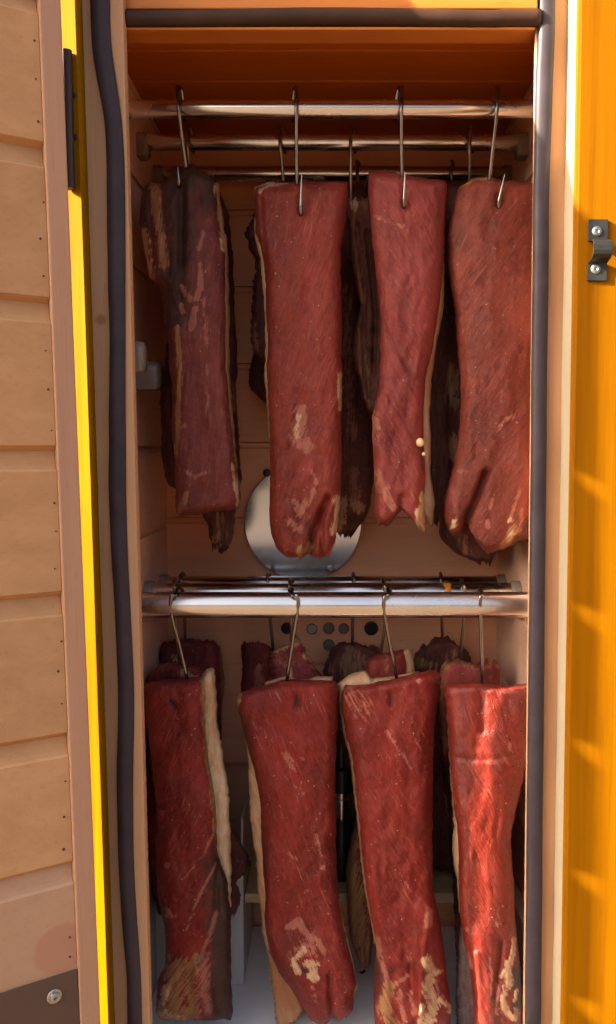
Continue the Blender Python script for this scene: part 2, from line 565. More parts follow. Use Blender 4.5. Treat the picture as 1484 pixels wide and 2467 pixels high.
# ---- walls, ceiling, floor
ZC = ZH0 + 0.026
box('ceiling_back', -0.25, 0.25, 0.80, YB + 0.04, ZC + 0.012, ZC + 0.03, M['ceiling'], cab)
cyl = [0.802, 0.872, 0.942, 1.012, YB + 0.012]
for a, b in zip(cyl[:-1], cyl[1:]):
    box('ceiling_plank', -0.225, 0.225, a + 0.0006, b - 0.0006, ZC, ZC + 0.011, M['ceiling'], cab, 0.0022)
bw = box('back_wall', -0.25, 0.25, YB + 0.012, YB + 0.035, 0.3, ZC + 0.01, M['inner'], cab)
joints = [140, 320, 505, 690, 876, 1066, 1247, 1420, 1598, 1772, 1836]
jz = [at(CX, y, YB)[2] for y in joints]
for i in range(len(jz) - 1):
    h = jz[i] - jz[i + 1]
    z0, z1 = jz[i + 1] + 0.0006, jz[i] - 0.0006
    prof = [(0, z0), (0, z1 - 0.008), (0.0028, z1 - 0.005), (0.0028, z1), (0.0115, z1), (0.0115, z0)]
    v, n = [], len(prof)
    for x in (-0.232, 0.232):
        v += [(x, YB + p[0], p[1]) for p in prof]
    f = [tuple(range(n)), tuple(range(2 * n - 1, n - 1, -1))] + [(k, (k + 1) % n, n + (k + 1) % n, n + k) for k in range(n)]
    mesh('plank', v, f, M['inner'], bw)
for sgn in (-1, 1):
    sw = box('side_wall', sgn * (XW + 0.012), sgn * (XW + 0.03), 0.795, YB + 0.012, 0.3, ZC + 0.01, M['inner_side'], cab)
    for i in range(len(jz) - 1):
        z0, z1 = jz[i + 1] + 0.0007 - 0.006, jz[i] - 0.0007 - 0.006
        prof = [(0, z0), (0, z1 - 0.006), (0.003, z1 - 0.004), (0.003, z1), (0.0115, z1), (0.0115, z0)]
        v, n = [], len(prof)
        for y in (0.797, YB - 0.0005):
            v += [(sgn * (XW + p[0]), y, p[1]) for p in prof]
        f = [tuple(range(n)), tuple(range(2 * n - 1, n - 1, -1))] + [(k, (k + 1) % n, n + (k + 1) % n, n + k) for k in range(n)]
        mesh('plank', v, f, M['inner_side'], sw)
    # sheet lining of the fire chamber
    box('metal_lining', sgn * (XW - 0.003), sgn * (XW + 0.0095), 0.797, YB, 0.6, at(CX, 2160 if sgn < 0 else 2240, 0.90)[2], M['grey'], cab, 0.0005)
ZFL = CAMZ - 0.637
box('floor_tray', -XW + 0.0035, XW - 0.0035, 0.80, YB, ZFL - 0.01, ZFL, M['tray'], cab, 0.001)
box('plinth', -0.25, 0.25, 0.80, YB + 0.035, 0.0, ZFL - 0.011, M['inner'], cab)

# ---- rubber seal: three lengths pushed onto the frame
def seal_upright(rows, Y, parent, seed):
    """rows: (y, left x, right x)"""
    ys = np.linspace(rows[0][0], rows[-1][0], 130)
    r = np.array(rows, float)
    sm = np.linspace(0, 1, 130)
    le, ri = np.interp(ys, r[:, 0], r[:, 1]), np.interp(ys, r[:, 0], r[:, 2])
    ker = np.ones(7) / 7
    pad = lambda a: np.convolve(np.concatenate([[a[0]] * 3, a, [a[-1]] * 3]), ker, 'valid')
    le, ri = pad(le), pad(ri)
    V, Fc, n = [], [], 18
    for i, y in enumerate(ys):
        c, hw = (le[i] + ri[i]) / 2, (ri[i] - le[i]) / 2
        w = hw / F * Y
        dz = vnoise(np.array(y / 90.0), np.array(1.0), seed, 1.0, 2) * 0.0014
        o = at(c, y, Y)
        for k in range(n):
            a = 2 * math.pi * k / n
            # flattened hollow D section, a faint flat on the crown
            cs, sn = math.cos(a), math.sin(a)
            V.append((o[0] + w * cs, Y + 0.0062 * sn * (0.92 if sn < -0.8 else 1.0) + float(dz), o[2]))
    for i in range(len(ys) - 1):
        for k in range(n):
            Fc.append((i * n + k, i * n + (k + 1) % n, (i + 1) * n + (k + 1) % n, (i + 1) * n + k))
    Fc += [tuple(range(n)), tuple((len(ys) - 1) * n + k for k in range(n))]
    return mesh('rubber_seal', V, Fc, M['seal'], parent, smooth=True)


seal_upright([(-300, 214, 262), (0, 217, 265), (75, 220, 263), (110, 221, 266), (150, 225, 272), (190, 232, 279), (215, 239, 285), (245, 249, 289), (290, 254, 293), (350, 256, 298),
              (450, 258, 301), (620, 259, 302), (740, 263, 302), (870, 265, 302), (1050, 262, 303), (1233, 262, 304), (1383, 271, 310),
              (1533, 280, 318), (1683, 285, 325), (1850, 280, 321), (2050, 284, 322), (2150, 288, 326), (2250, 295, 333), (2350, 306, 341), (2467, 306, 343), (2700, 310, 346)], 0.7590, cab, 3)
seal_upright([(-300, 1300, 1341), (0, 1298, 1337), (80, 1296, 1335), (180, 1291, 1333), (400, 1286, 1324), (620, 1283, 1321), (1233, 1277, 1315), (1850, 1269, 1309),
              (2467, 1263, 1304), (2700, 1260, 1301)], 0.7745, cab, 5)
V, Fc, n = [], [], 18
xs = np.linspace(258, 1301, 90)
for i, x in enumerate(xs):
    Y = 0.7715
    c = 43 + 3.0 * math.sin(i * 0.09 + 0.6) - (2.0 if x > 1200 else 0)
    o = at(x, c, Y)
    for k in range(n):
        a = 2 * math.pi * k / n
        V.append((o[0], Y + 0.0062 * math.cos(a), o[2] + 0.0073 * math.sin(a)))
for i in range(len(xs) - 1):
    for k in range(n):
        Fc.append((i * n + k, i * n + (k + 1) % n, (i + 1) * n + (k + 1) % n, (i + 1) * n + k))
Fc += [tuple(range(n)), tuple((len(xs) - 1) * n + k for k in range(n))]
M['seal_orange_glow'] = plain('seal_rubber_orange_glow', (0.040, 0.019, 0.012), 0.55, 0, 0.15, 260, 0.2, 0.15)  # reflected orange glow painted into the top seal's colour
mesh('rubber_seal', V, Fc, M['seal_orange_glow'], cab, smooth=True)

# ---- door, hung at the left and swung wide open
DY = 0.7048
UX, UY = -math.cos(math.radians(32)), -math.sin(math.radians(32))
NX, NY = math.sin(math.radians(32)), -math.cos(math.radians(32))       # towards the viewer
H0, H1 = at(147, 0, DY), at(243, 2467, DY)


def hinge_x(z):
    return H0[0] + (H1[0] - H0[0]) * (z - H0[2]) / (H1[2] - H0[2])


def dp(s, d, z):
    return (hinge_x(z) + s * UX + d * NX, DY + s * UY + d * NY, z)


def door_hit(px, py, d=0.0):
    s, z = 0.05, 1.3
    for _ in range(12):
        Y = DY + s * UY + d * NY
        p = at(px, py, Y)
        z = p[2]
        u = (px - CX) / F
        # X along the ray as a function of Y is linear; solve for s
        k = p[0] / Y
        s = (hinge_x(z) + d * NX - k * (DY + d * NY)) / (k * UY - UX)
    return s, z


DW, DT = 0.370, 0.030
ZD1, ZD0 = CAMZ + 0.567, 0.45  # unseen door top raised so its shadow crosses the right board
SW = 0.0172


def dbox(name, s0, s1, d0, d1, z0, z1, mat, parent, bevel=0.0):
    a = [dp(s0, d1, z1), dp(s1, d1, z1), dp(s1, d1, z0), dp(s0, d1, z0)]
    b = [dp(s0, d0, z1), dp(s1, d0, z1), dp(s1, d0, z0), dp(s0, d0, z0)]
    return hexa(name, a, b, mat, parent, bevel)


door = dbox('door', 0.0, DW, -DT, -0.0125, ZD0, ZD1, M['orange'], cab, 0.0005)
door["label"] = 'open door swung wide, its inside of pale horizontal planks'
dbox('stile', 0.0, SW, -0.0125, 0.0, ZD0, ZD1, M['stile'], door, 0.0012)
FACE = -0.0030
jy = [-400, -40, 337, 720, 1088, 1451, 1806, 2131, 2500, 2860]
jzd = [door_hit(0, y, FACE)[1] for y in jy]
jzd[0] = ZD1
patch_s, patch_z = door_hit(150, 2285, FACE)
M['plank_patch'] = wood('stained_pine_plank', (0.43, 0.265, 0.155), (0.475, 0.30, 0.185), 'x', 0.65, 0.55, 21, 0.25, 0.9, blotch=((*dp(patch_s, FACE, patch_z), 0.022), (0.42, 0.20, 0.125)))
for i in range(len(jzd) - 1):
    z1, z0 = jzd[i], jzd[i + 1]
    last = i == 7
    f = 1.0 + 0.05 * math.sin(i * 2.3)
    mat = M['plank_patch'] if last else wood('pine_plank', *[tuple(c * f for c in cc) for cc in ((0.445, 0.248, 0.112), (0.51, 0.295, 0.142))], 'x', 0.65, 0.55, 40 + 7 * i, 0.25, contrast=1.7)
    prof = [(FACE, z0 + 0.0050), (FACE, z1 - 0.0160), (FACE - 0.0024, z1 - 0.0143), (FACE - 0.0036, z1 - 0.011), (FACE - 0.0060, z1 + 0.0005),(FACE - 0.0075, z1 + 0.0015),
            (-0.0122, z1 + 0.0015), (-0.0122, z0 + 0.004), (FACE - 0.0086, z0 + 0.004), (FACE - 0.0086, z0), (FACE - 0.0064, z0)]
    if i == 0:
        prof = [(FACE, z0), (FACE, z1), (-0.0122, z1), (-0.0122, z0)]
    n = len(prof)
    v = [dp(SW + 0.0002, p[0], p[1]) for p in prof] + [dp(DW + 0.001 * (i % 2), p[0], p[1]) for p in prof]
    f = [tuple(range(n)), tuple(range(2 * n - 1, n - 1, -1))] + [(k, (k + 1) % n, n + (k + 1) % n, n + k) for k in range(n)]
    o = mesh('plank', v, f, mat, door, bevel=0.0005)
    if last:
        o["label"] = 'lowest plank with a round reddish stain'
nails = [(83, 98), (86, 190), (92, 293), (105, 487), (97, 575), (105, 665), (110, 845), (116, 938), (124, 1037), (131, 1212), (135, 1280), (132, 1370),
         (148, 1545), (140, 1617), (149, 1695), (157, 1882), (154, 1968), (153, 2046), (168, 2258), (168, 2305)]
nv = Vector((NX, NY, 0))
for px, py in nails:
    s, z = door_hit(px, py, FACE)
    nr = random.uniform(0.0007, 0.0013)
    lathe('nail', dp(s, FACE - 0.0002, z), nv, [(0, nr), (0.0005, nr), (0.0008, nr * 0.6), (0.0008, 0.0)], M['nail'], door, 8)
# brown plate at the foot of the door
sa, za = door_hit(0, 2388, FACE + 0.001)
sb, zb = door_hit(190, 2338, FACE + 0.001)
dbox('kick_plate', SW + 0.0006, DW - 0.002, FACE + 0.0004, FACE + 0.0018, ZD0 + 0.01, (za + zb) / 2, M['plate'], door, 0.0003)
s, z = door_hit(131, 2400, FACE + 0.002)
c = dp(s, FACE + 0.0018, z)
lathe('screw', c, nv, [(0, 0.0062), (0.0007, 0.0062), (0.0012, 0.0056), (0.0012, 0.0042), (0.0030, 0.0038), (0.0040, 0.0022), (0.0040, 0.0016), (0.0022, 0.0010), (0.0022, 0)], M['zinc'], door, 24)
# hinge knuckle
tube('hinge', [at(159.5, 122, 0.7368), at(167, 455, 0.7368)], 0.0047, M['hinge'], cab, 14)
tube('hinge', [at(146, -420, 0.7368), at(155.5, -60, 0.7368)], 0.0047, M['hinge'], cab, 14)  # added hinge, unseen, keeps a sun patch off the header
for py in (230, 330):
    lathe('hinge_screw', at(lin((172, 0), (253, 2467), py), py, YF + 0.0), (0, -1, 0), [(0, 0.0022), (0.0006, 0.0022), (0.001, 0.0012), (0.001, 0)], M['hinge'], cab, 10)

# ---- door catch on the right board
cx = at(1439, 557, YF)[0]
zA, zB = at(1439, 530, YF)[2], at(1439, 677, YF)[2]
prof = []
hh = zA - zB
for t, o in ((0, .0), (.34, .0), (.36, .003), (.37, .008), (.385, .0115), (.42, .0135), (.48, .0142), (.56, .0142), (.62, .0132), (.665, .0105), (.69, .006), (.705, .002), (.72, 0), (1.0, 0)):
    prof.append((zA - hh * t, YF - 0.0004 - o))
V, Fc = [], []
th = 0.0020
for z_, y_ in prof:
    mid = 0.36 < (zA - z_) / hh < 0.71
    lx = cx - 0.0082 - (0.0 if not mid else -0.0006)
    rx = cx + 0.0082
    V += [(lx, y_ - th, z_), (rx, y_ - th, z_), (rx, y_, z_), (lx, y_, z_)]
for i in range(len(prof) - 1):
    for k in range(4):
        Fc.append((i * 4 + k, i * 4 + (k + 1) % 4, i * 4 + 4 + (k + 1) % 4, i * 4 + 4 + k))
Fc += [(0, 1, 2, 3), tuple((len(prof) - 1) * 4 + k for k in range(4))]
catch = mesh('door_catch', V, Fc, M['catch'], cab, bevel=0.0005)
for px, py in ((1438, 557), (1435, 648)):
    sc_ = lathe('screw', at(px, py, YF - 0.0024), (0, -1, 0), [(0, 0.0042), (0.0006, 0.0040), (0.0012, 0.0030), (0.0013, 0.0018), (0.0004, 0.0010), (0.0004, 0)], M['zinc'], catch, 20)

# ---- rod holders and pipes on the back wall
ROD_U = [(263, 0.865, 0.0086), (343, 0.965, 0.0086), (419, 1.050, 0.0086)]
ROD_L = [(1457, 0.865, 0.0132), (1430, 0.965, 0.0126), (1411, 1.050, 0.0120)]


def holder(sgn, y, z, r, dep=0.013):
    """arched plastic socket screwed to the side wall"""
    V, Fc = [], []
    n = 14
    out = [(-r, -r * 1.7)] + [(-r * math.cos(a), r * math.sin(a)) for a in np.linspace(0, math.pi, n)] + [(r, -r * 1.7)]
    m_ = len(out)
    for x, k in ((XW - 0.0004, 1.0), (XW - dep, 1.0), (XW - dep - 0.003, 0.9), (XW - dep - 0.0045, 0.7)):
        V += [(sgn * x, y + a * k, z + b * k) for a, b in out]
    for j in range(3):
        for i in range(m_):
            Fc.append((j * m_ + i, j * m_ + (i + 1) % m_, (j + 1) * m_ + (i + 1) % m_, (j + 1) * m_ + i))
    Fc += [tuple(range(m_)), tuple(3 * m_ + i for i in range(m_))]
    o = mesh('rod_holder', V, Fc, M['clear'], cab)
    auto_smooth(o, 50)


for py, Y, r in ROD_U + ROD_L:
    for s in (-1, 1):
        holder(s, Y, zpx(py, Y), r * 1.16, 0.008)
for px, py, Y in ((338, 850, 0.85), (372, 895, 0.93)):
    holder(-1, Y, zpx(py, Y), 0.0115, 0.025)

disc = lathe('fan_cover', at(730, 1258, YB - 0.006), (0, -1, 0), [(-0.005, 0.0758), (0.0, 0.0758), (0.0015, 0.0745), (0.0015, 0)], M['disc'], cab, 72)
lathe('screw', at(796, 1369, YB - 0.0075), (0, -1, 0), [(0, 0.0052), (0.001, 0.005), (0.002, 0.0035), (0.002, 0.002), (0.0008, 0.001), (0.0008, 0)], M['zinc'], disc, 20)
lathe('screw', at(643, 1139, YB - 0.0075), (0, -1, 0), [(0, 0.0052), (0.001, 0.005), (0.002, 0.0035), (0.002, 0)], M['black'], disc, 16)
for px, py, r, kind in ((691, 1513, 14, 0), (752, 1515, 13, 1), (792, 1513, 14, 1), (828, 1514, 13, 1), (894, 1513, 17, 0), (792, 1553, 14, 1)):
    R = r / F * YB
    c = at(px, py, YB - 0.0002)
    if kind == 0:
        o = lathe('pipe_end', c, (0, -1, 0), [(0, R), (0.0025, R), (0.003, R * 0.92), (0.003, R * 0.82), (0.0005, R * 0.8), (0.0005, 0)], M['black'], cab, 24)
    else:
        o = lathe('plug', c, (0, -1, 0), [(0, R), (0.0022, R), (0.0030, R * 0.9), (0.0012, R * 0.8), (0.0012, 0)], M['clear'] if px != 752 else M['zinc'], cab, 24)

# ---- things in the fire chamber
sb = empty('smoke_box', (-0.15, 0.98, ZFL))
tag(sb, 'grey sheet metal box standing on the white tray behind the hanging meat', 'metal box')
xe = at(586.5, 2200, 0.975)[0]
box('side_panel', xe - 0.002, xe, 0.9755, YB - 0.02, ZFL + 0.001, zpx(1972, 0.975), M['grey'], sb, 0.0004)
box('front_panel', -XW + 0.004, xe - 0.0005, 0.973, 0.975, ZFL + 0.001, zpx(2085, 0.975), M['grey'], sb, 0.0004)
wb = empty('wooden_shelf', (0, 1.03, 0.77))
tag(wb, 'pale wooden shelf board with a bright front edge above the white tray', 'shelf')
zb_ = CAMZ - 0.530
for a, b in ((0.985, 1.018), (1.0186, 1.052), (1.0526, YB - 0.001)):
    box('board', xe + 0.0006, XW - 0.004, a, b, zb_ - 0.012 + 0.0006 * (a > 1), zb_ + 0.0006 * (a > 1.03), M['shelf'], wb, 0.001)
ht = empty('smoke_burner', (0.012, 1.03, zb_))
tag(ht, 'black upright burner with a steel collar glimpsed between the middle slabs', 'burner')
bc = Vector((at(822, 2000, 1.03)[0], 1.03, zb_ + 0.0004))
lathe('body', bc, (0, 0, 1), [(0, 0.019), (0.05, 0.019), (0.055, 0.016), (0.075, 0.016)], M['black'], ht, 24)
lathe('collar', bc + Vector((0, 0, 0.0752)), (0, 0, 1), [(0, 0.0135), (0.024, 0.0135), (0.026, 0.012), (0.034, 0.012)], M['steel'], ht, 24)
lathe('cap', bc + Vector((0, 0, 0.1094)), (0, 0, 1), [(0, 0.016), (0.028, 0.016), (0.03, 0.010), (0.06, 0.009), (0.064, 0.004)], M['black'], ht, 24)
cbl = tube('power_cable', catmull([at(858, 2352, 1.0), at(876, 2348, 1.0), at(892, 2326, 1.03), at(930, 2318, 1.06), at(990, 2330, 1.06)], 8), 0.0048, M['black'], None, 10)
tag(cbl, 'black cable curving over the white tray between the two middle slabs', 'cable')

# ------------------------------------------------------------------ rods
def rod(py, Y, r, label):
    z = zpx(py, Y)
    o = lathe('hanging_rod', (-XW + 0.0006, Y, z), (1, 0, 0), [(0, r * 0.94), (0.0008, r), (2 * XW - 0.002, r), (2 * XW - 0.0012, r * 0.94)], M['steel'], None, 40)
    tag(o, label, 'rod', 'steel rods the meat hangs from')
    return z


ZU = [rod(*p, l) for p, l in zip(ROD_U, ('front steel rod of the upper row under the orange ceiling', 'middle steel rod of the upper row behind the front rod',
                                          'rearmost steel rod of the upper row just above the meat tops'))]
ZL = [rod(*p, l) for p, l in zip(ROD_L, ('thick bright front steel rod of the lower row', 'second steel rod of the lower row, only its lit top showing behind the thick one',
                                          'rearmost steel rod of the lower row below the round steel cover'))]

# ------------------------------------------------------------------ hooks
def hook(Y, zr, rr, shank, tip, label, mat, up=0.010, r=0.0020, Ym=None, Yfr=None, group='meat hooks on the rods', side=0.0):
    """shank: picture points down the front of the rod; tip: picture points of the point showing in front, or None"""
    x0 = at(shank[0][0], shank[0][1], Y)[0]
    yf, yb = Y - rr - r - 0.0003, Y + rr + r + 0.0003
    zt = zr + rr + r + up
    pts = [(x0 + side, yb, zr - rr * 0.9), (x0 + side, yb, zr + rr * 0.5), (x0 + side * 0.6, Y + rr * 0.6, zt - 0.001), (x0, Y, zt), (x0, Y - rr * 0.75, zt - 0.0035)]
    k = len(shank)
    Ym = yf if Ym is None else Ym
    for i, (px, py) in enumerate(shank[1:], 1):
        f = i / (k - 1)
        yy = yf if i == 1 else yf + (Ym - yf) * (f ** 2)
        pts.append(at(px, py, yy))
    rad_end = r
    if tip:
        (ax, ay), (bx, by) = tip                         # lower (pierce) and upper (point) ends
        ex = shank[-1][0]
        pts += [at(ex * 0.4 + ax * 0.6, ay + 14, Ym + 0.004), at(ax, ay + 20, Ym - 0.004), at(ax, ay + 6, Yfr - 0.001), at(ax * 0.7 + bx * 0.3, ay * 0.7 + by * 0.3, Yfr - 0.0045), at(bx, by, Yfr - 0.006)]
    P = catmull(pts, 7)
    R = [r] * len(P)
    if tip:
        for i in range(12):
            R[-1 - i] = r * min(1.0, 0.22 + i * 0.09)
    V, Fc = tube_geo(P, R, 8)
    o = mesh('meat_hook', V, Fc, mat, None)
    auto_smooth(o, 60)
    tag(o, label, 'hook', group)
    return o


# ------------------------------------------------------------------ meat
def poly(pts, t):
    p = np.array(pts, float)
    d = np.concatenate([[0], np.cumsum(np.hypot(*(p[1:] - p[:-1]).T))])
    d /= d[-1]
    # smooth a little
    X, Yv = np.interp(t, d, p[:, 0]), np.interp(t, d, p[:, 1])
    k = np.array([1, 2, 3, 2, 1]) / 9.0
    sm = lambda a: np.convolve(np.concatenate([[a[0]] * 2, a, [a[-1]] * 2]), k, 'valid')
    if len(t) > 30:
        X2, Y2 = sm(X), sm(Yv)
        X2[0], X2[-1], Y2[0], Y2[-1] = X[0], X[-1], Yv[0], Yv[-1]
        return X2, Y2
    return X, Yv


def sdist(X, Yv, pts):
    d = np.full(X.shape, 1e9)
    if len(pts) == 1:
        return np.hypot(X - pts[0][0], Yv - pts[0][1])
    for (ax, ay), (bx, by) in zip(pts[:-1], pts[1:]):
        vx, vy = bx - ax, by - ay
        L = vx * vx + vy * vy + 1e-9
        t = np.clip(((X - ax) * vx + (Yv - ay) * vy) / L, 0, 1)
        d = np.minimum(d, np.hypot(X - ax - t * vx, Yv - ay - t * vy))
    return d


CH = {'f': 0, 'b': 1, 'd': 2, 'p': 3}


def slab(name, Yc, T, L, R, mat, parent, seed, nu=56, nt=170, top=(), bot=(), marks=(), relief=(), rag=2.0, tilt=0.0, p=5.5, rough=0.0028, endr=0.032, tb=None, trag=1.2):
    tt = np.linspace(0, 1, nt)
    tt = tt + 0.0 * tt
    e = np.linspace(0, 1, nu)
    uu = 0.5 - 0.5 * np.cos(np.pi * e)
    uu = 0.55 * uu + 0.45 * e
    lx, ly = poly(L, tt)
    rx, ry = poly(R, tt)
    n1 = (vnoise(tt * 40, tt * 0, seed, 1.0, 4) + 0.7 * vnoise(tt * 110, tt * 0, seed + 2, 1.0, 3)) * rag
    n2 = (vnoise(tt * 40, tt * 0 + 5, seed + 1, 1.0, 4) + 0.7 * vnoise(tt * 110, tt * 0 + 3, seed + 5, 1.0, 3)) * rag
    U, Tm = np.meshgrid(uu, tt)
    PX = (lx + n1)[:, None] * (1 - U) + (rx + n2)[:, None] * U
    PY = ly[:, None] * (1 - U) + ry[:, None] * U
    for lst, s in ((top, 1), (bot, -1)):
        if lst:
            a = np.array(lst, float)
            dy = np.interp(U, a[:, 0], a[:, 1])
            w = np.clip(1 - (Tm if s > 0 else 1 - Tm) / 0.16, 0, 1) ** 1.6
            PY = PY + dy * w
    # ragged ends
    we = np.clip(1 - Tm / 0.02, 0, 1)
    wb = np.clip(1 - (1 - Tm) / 0.03, 0, 1)
    PY = PY + vnoise(U * 14, U * 0, seed + 3, 1.0, 3) * rag * trag * we + vnoise(U * 12, U * 0, seed + 4, 1.0, 3) * rag * (4.2 if trag > 2 else 2.4) * wb
    prof = (1 - np.abs(2 * U - 1) ** p) ** (1 / 2.1)
    k = endr
    ends = np.clip(Tm / k, 0, 1) * np.clip((1 - Tm) / (k * 0.8), 0, 1)
    ends = np.sqrt(np.clip(1 - (1 - np.clip(Tm / k, 0, 1)) ** 2, 0, 1)) * np.sqrt(np.clip(1 - (1 - np.clip((1 - Tm) / (k * 0.8), 0, 1)) ** 2, 0, 1))
    sh = prof * ends
    f1 = vnoise(U * 2.3 + seed, Tm * 5, seed + 7, 1.0, 3) * 0.16
    th = T * (1 + f1) * sh
    if tb:
        a = np.array(tb, float)
        th = th * np.interp(Tm, a[:, 0], a[:, 1])
    ym = Yc - tilt * (Tm - 0.3)
    dF = np.zeros_like(th)
    for pts, w, dep in relief:
        d = sdist(PX, PY, pts)
        dF += dep * np.exp(-(d / w) ** 2) * np.clip(sh * 1.4, 0, 1)
    dF += vnoise(PX / 24.0, PY / 46.0, seed + 9, 1.0, 4) * rough * sh
    col = np.zeros((N0 := nu * nt, 4))
    for m_ in marks:
        pts, w, ch = m_[0], m_[1], CH[m_[2]]
        st = m_[3] if len(m_) > 3 else 1.0
        d = sdist(PX, PY, pts)
        d = d + vnoise(PX / 12.0, PY / 18.0, seed + 21, 1.0, 4) * w * 0.8
        col[:, ch] = np.maximum(col[:, ch], (st * np.clip(1.0 - d / (w * 2.1), 0, 1) * 0.95).ravel())
    cf = np.clip((col[:, 0].reshape(U.shape) - 0.3) / 0.4, 0, 1)
    dF = dF - 0.0016 * cf * (1 + 0.8 * vnoise(PX / 9.0, PY / 14.0, seed + 33, 1.0, 3)) * sh
    YFm = ym - th + dF
    YBm = ym + th * 0.9
    Pf = at_np(PX, PY, YFm)
    Pb = at_np(PX, PY, YBm)
    V = np.concatenate([Pf.reshape(-1, 3), Pb.reshape(-1, 3)])
    N = nu * nt
    idx = np.arange(N).reshape(nt, nu)
    bidx = idx + N
    bidx[0, :], bidx[-1, :], bidx[:, 0], bidx[:, -1] = idx[0, :], idx[-1, :], idx[:, 0], idx[:, -1]
    q = lambda I: np.stack([I[:-1, :-1], I[:-1, 1:], I[1:, 1:], I[1:, :-1]], -1).reshape(-1, 4)
    Fs = np.concatenate([q(idx)[:, ::-1], q(bidx)])
    me = bpy.data.meshes.new(name)
    used = np.zeros(2 * N, bool)
    used[Fs.ravel()] = True
    remap = np.cumsum(used) - 1
    V2 = V[used]
    me.from_pydata(V2.tolist(), [], remap[Fs].tolist())
    me.polygons.foreach_set("use_smooth", [True] * len(me.polygons))
    full = np.concatenate([col, col])[used]
    a = me.attributes.new("mark", 'FLOAT_COLOR', 'POINT')
    a.data.foreach_set("color", full.ravel())
    me.materials.append(mat)
    return link(name, me, parent)


def meat(label, group, base, lean, fat=None, extra=()):
    """one hanging piece: lean slab plus its fat layer"""
    Yc = lean['Yc']
    Lb, Rb = lean['L'][-1], lean['R'][-1]
    root = empty('cured_meat', at((Lb[0] + Rb[0]) / 2, (Lb[1] + Rb[1]) / 2, Yc))
    tag(root, label, 'meat', group)
    slab('lean_meat', mat=base, parent=root, **lean)
    if fat:
        for f in (fat if isinstance(fat, list) else [fat]):
            f = dict(f)
            mt = f.pop('mat', M['fat'])
            slab('fat_layer', mat=mt, parent=root, **f)
    for e in extra:
        e(root)
    return root


RED_LO, RED_HI = (0.125, 0.017, 0.011), (0.235, 0.035, 0.020)
GU, GL, GB = 'slabs hung in the front of the upper row', 'slabs hung in the front of the lower row', 'smoked pieces hung further back'

# ---- upper row, front
mU1 = meat_mat('meat_first_upper', (0.085, 0.017, 0.014), (0.185, 0.042, 0.032), 6, 1, 1.3)
meat('long narrow slab with a blackish top and yellowish streaks, leftmost of the upper row', GU, mU1, dict(
    Yc=0.888, T=0.024, seed=11, rag=2.2, tilt=0.006,
    L=[(352, 446), (340, 470), (335, 532), (344, 578), (352, 625), (358, 668), (386, 692), (392, 765), (405, 837), (407, 888), (415, 927), (412, 1035), (421, 1107), (423, 1180), (424, 1246)],
    R=[(508, 428), (524, 450), (528, 532), (542, 604), (543, 747), (544, 891), (556, 1017), (567, 1107), (578, 1190), (576, 1224)],
    top=[(0, 0), (.25, -2), (.5, -34), (.72, -38), (.9, -16), (1, 0)],
    marks=[([(470, 400), (430, 470), (440, 560), (425, 660), (415, 760)], 26, 'd', 1.3), ([(350, 450), (345, 520), (350, 560)], 16, 'd', 1), ([(400, 440), (405, 520), (400, 560)], 16, 'd', .7),
           ([(440, 400), (500, 420), (505, 480)], 24, 'd', 1.1), ([(372, 450), (375, 500), (382, 540), (392, 590), (395, 640)], 9, 'b', 1.05), ([(346, 560), (352, 620), (362, 665)], 9, 'f', .75),
           ([(522, 450), (530, 520), (540, 600)], 5, 'f', .8), ([(482, 640), (484, 690), (474, 720)], 5, 'p', 1.2), ([(470, 745), (462, 790)], 5, 'p', 1.1), ([(490, 560), (478, 600)], 4, 'p', .9), ([(440, 690), (455, 720)], 6, 'p', .8), ([(490, 720), (500, 840)], 5, 'p', .6), ([(440, 1130), (470, 1150), (495, 1140)], 4, 'p', .8), ([(500, 880), (498, 1000)], 4, 'p', .6), ([(436, 735), (440, 750)], 5, 'p', 1), ([(425, 790), (430, 850), (436, 910), (428, 980), (430, 1040), (425, 1090)], 5, 'b', 1.0),
           ([(430, 1035), (445, 1025)], 4, 'p', 1), ([(428, 1240), (450, 1190)], 6, 'b', .8), ([(548, 700), (550, 900)], 3, 'f', .7), ([(560, 1120), (576, 1220)], 4, 'f', .7)],
    relief=[([(415, 480), (420, 660)], 14, -0.004), ([(455, 430), (460, 700)], 16, -0.004), ([(438, 450), (436, 640)], 7, 0.004), ([(478, 480), (490, 520)], 8, 0.003), ([(360, 480), (372, 640)], 6, 0.003)]),
    fat=dict(Yc=0.905, T=0.012, seed=12, nu=30, nt=90, rag=2.5, mat=M['fat_brown'], L=[(380, 470), (392, 700), (415, 900), (430, 1200)],
             R=[(526, 440), (536, 520), (550, 600), (552, 760), (553, 900), (562, 1010), (572, 1110), (580, 1205)]))

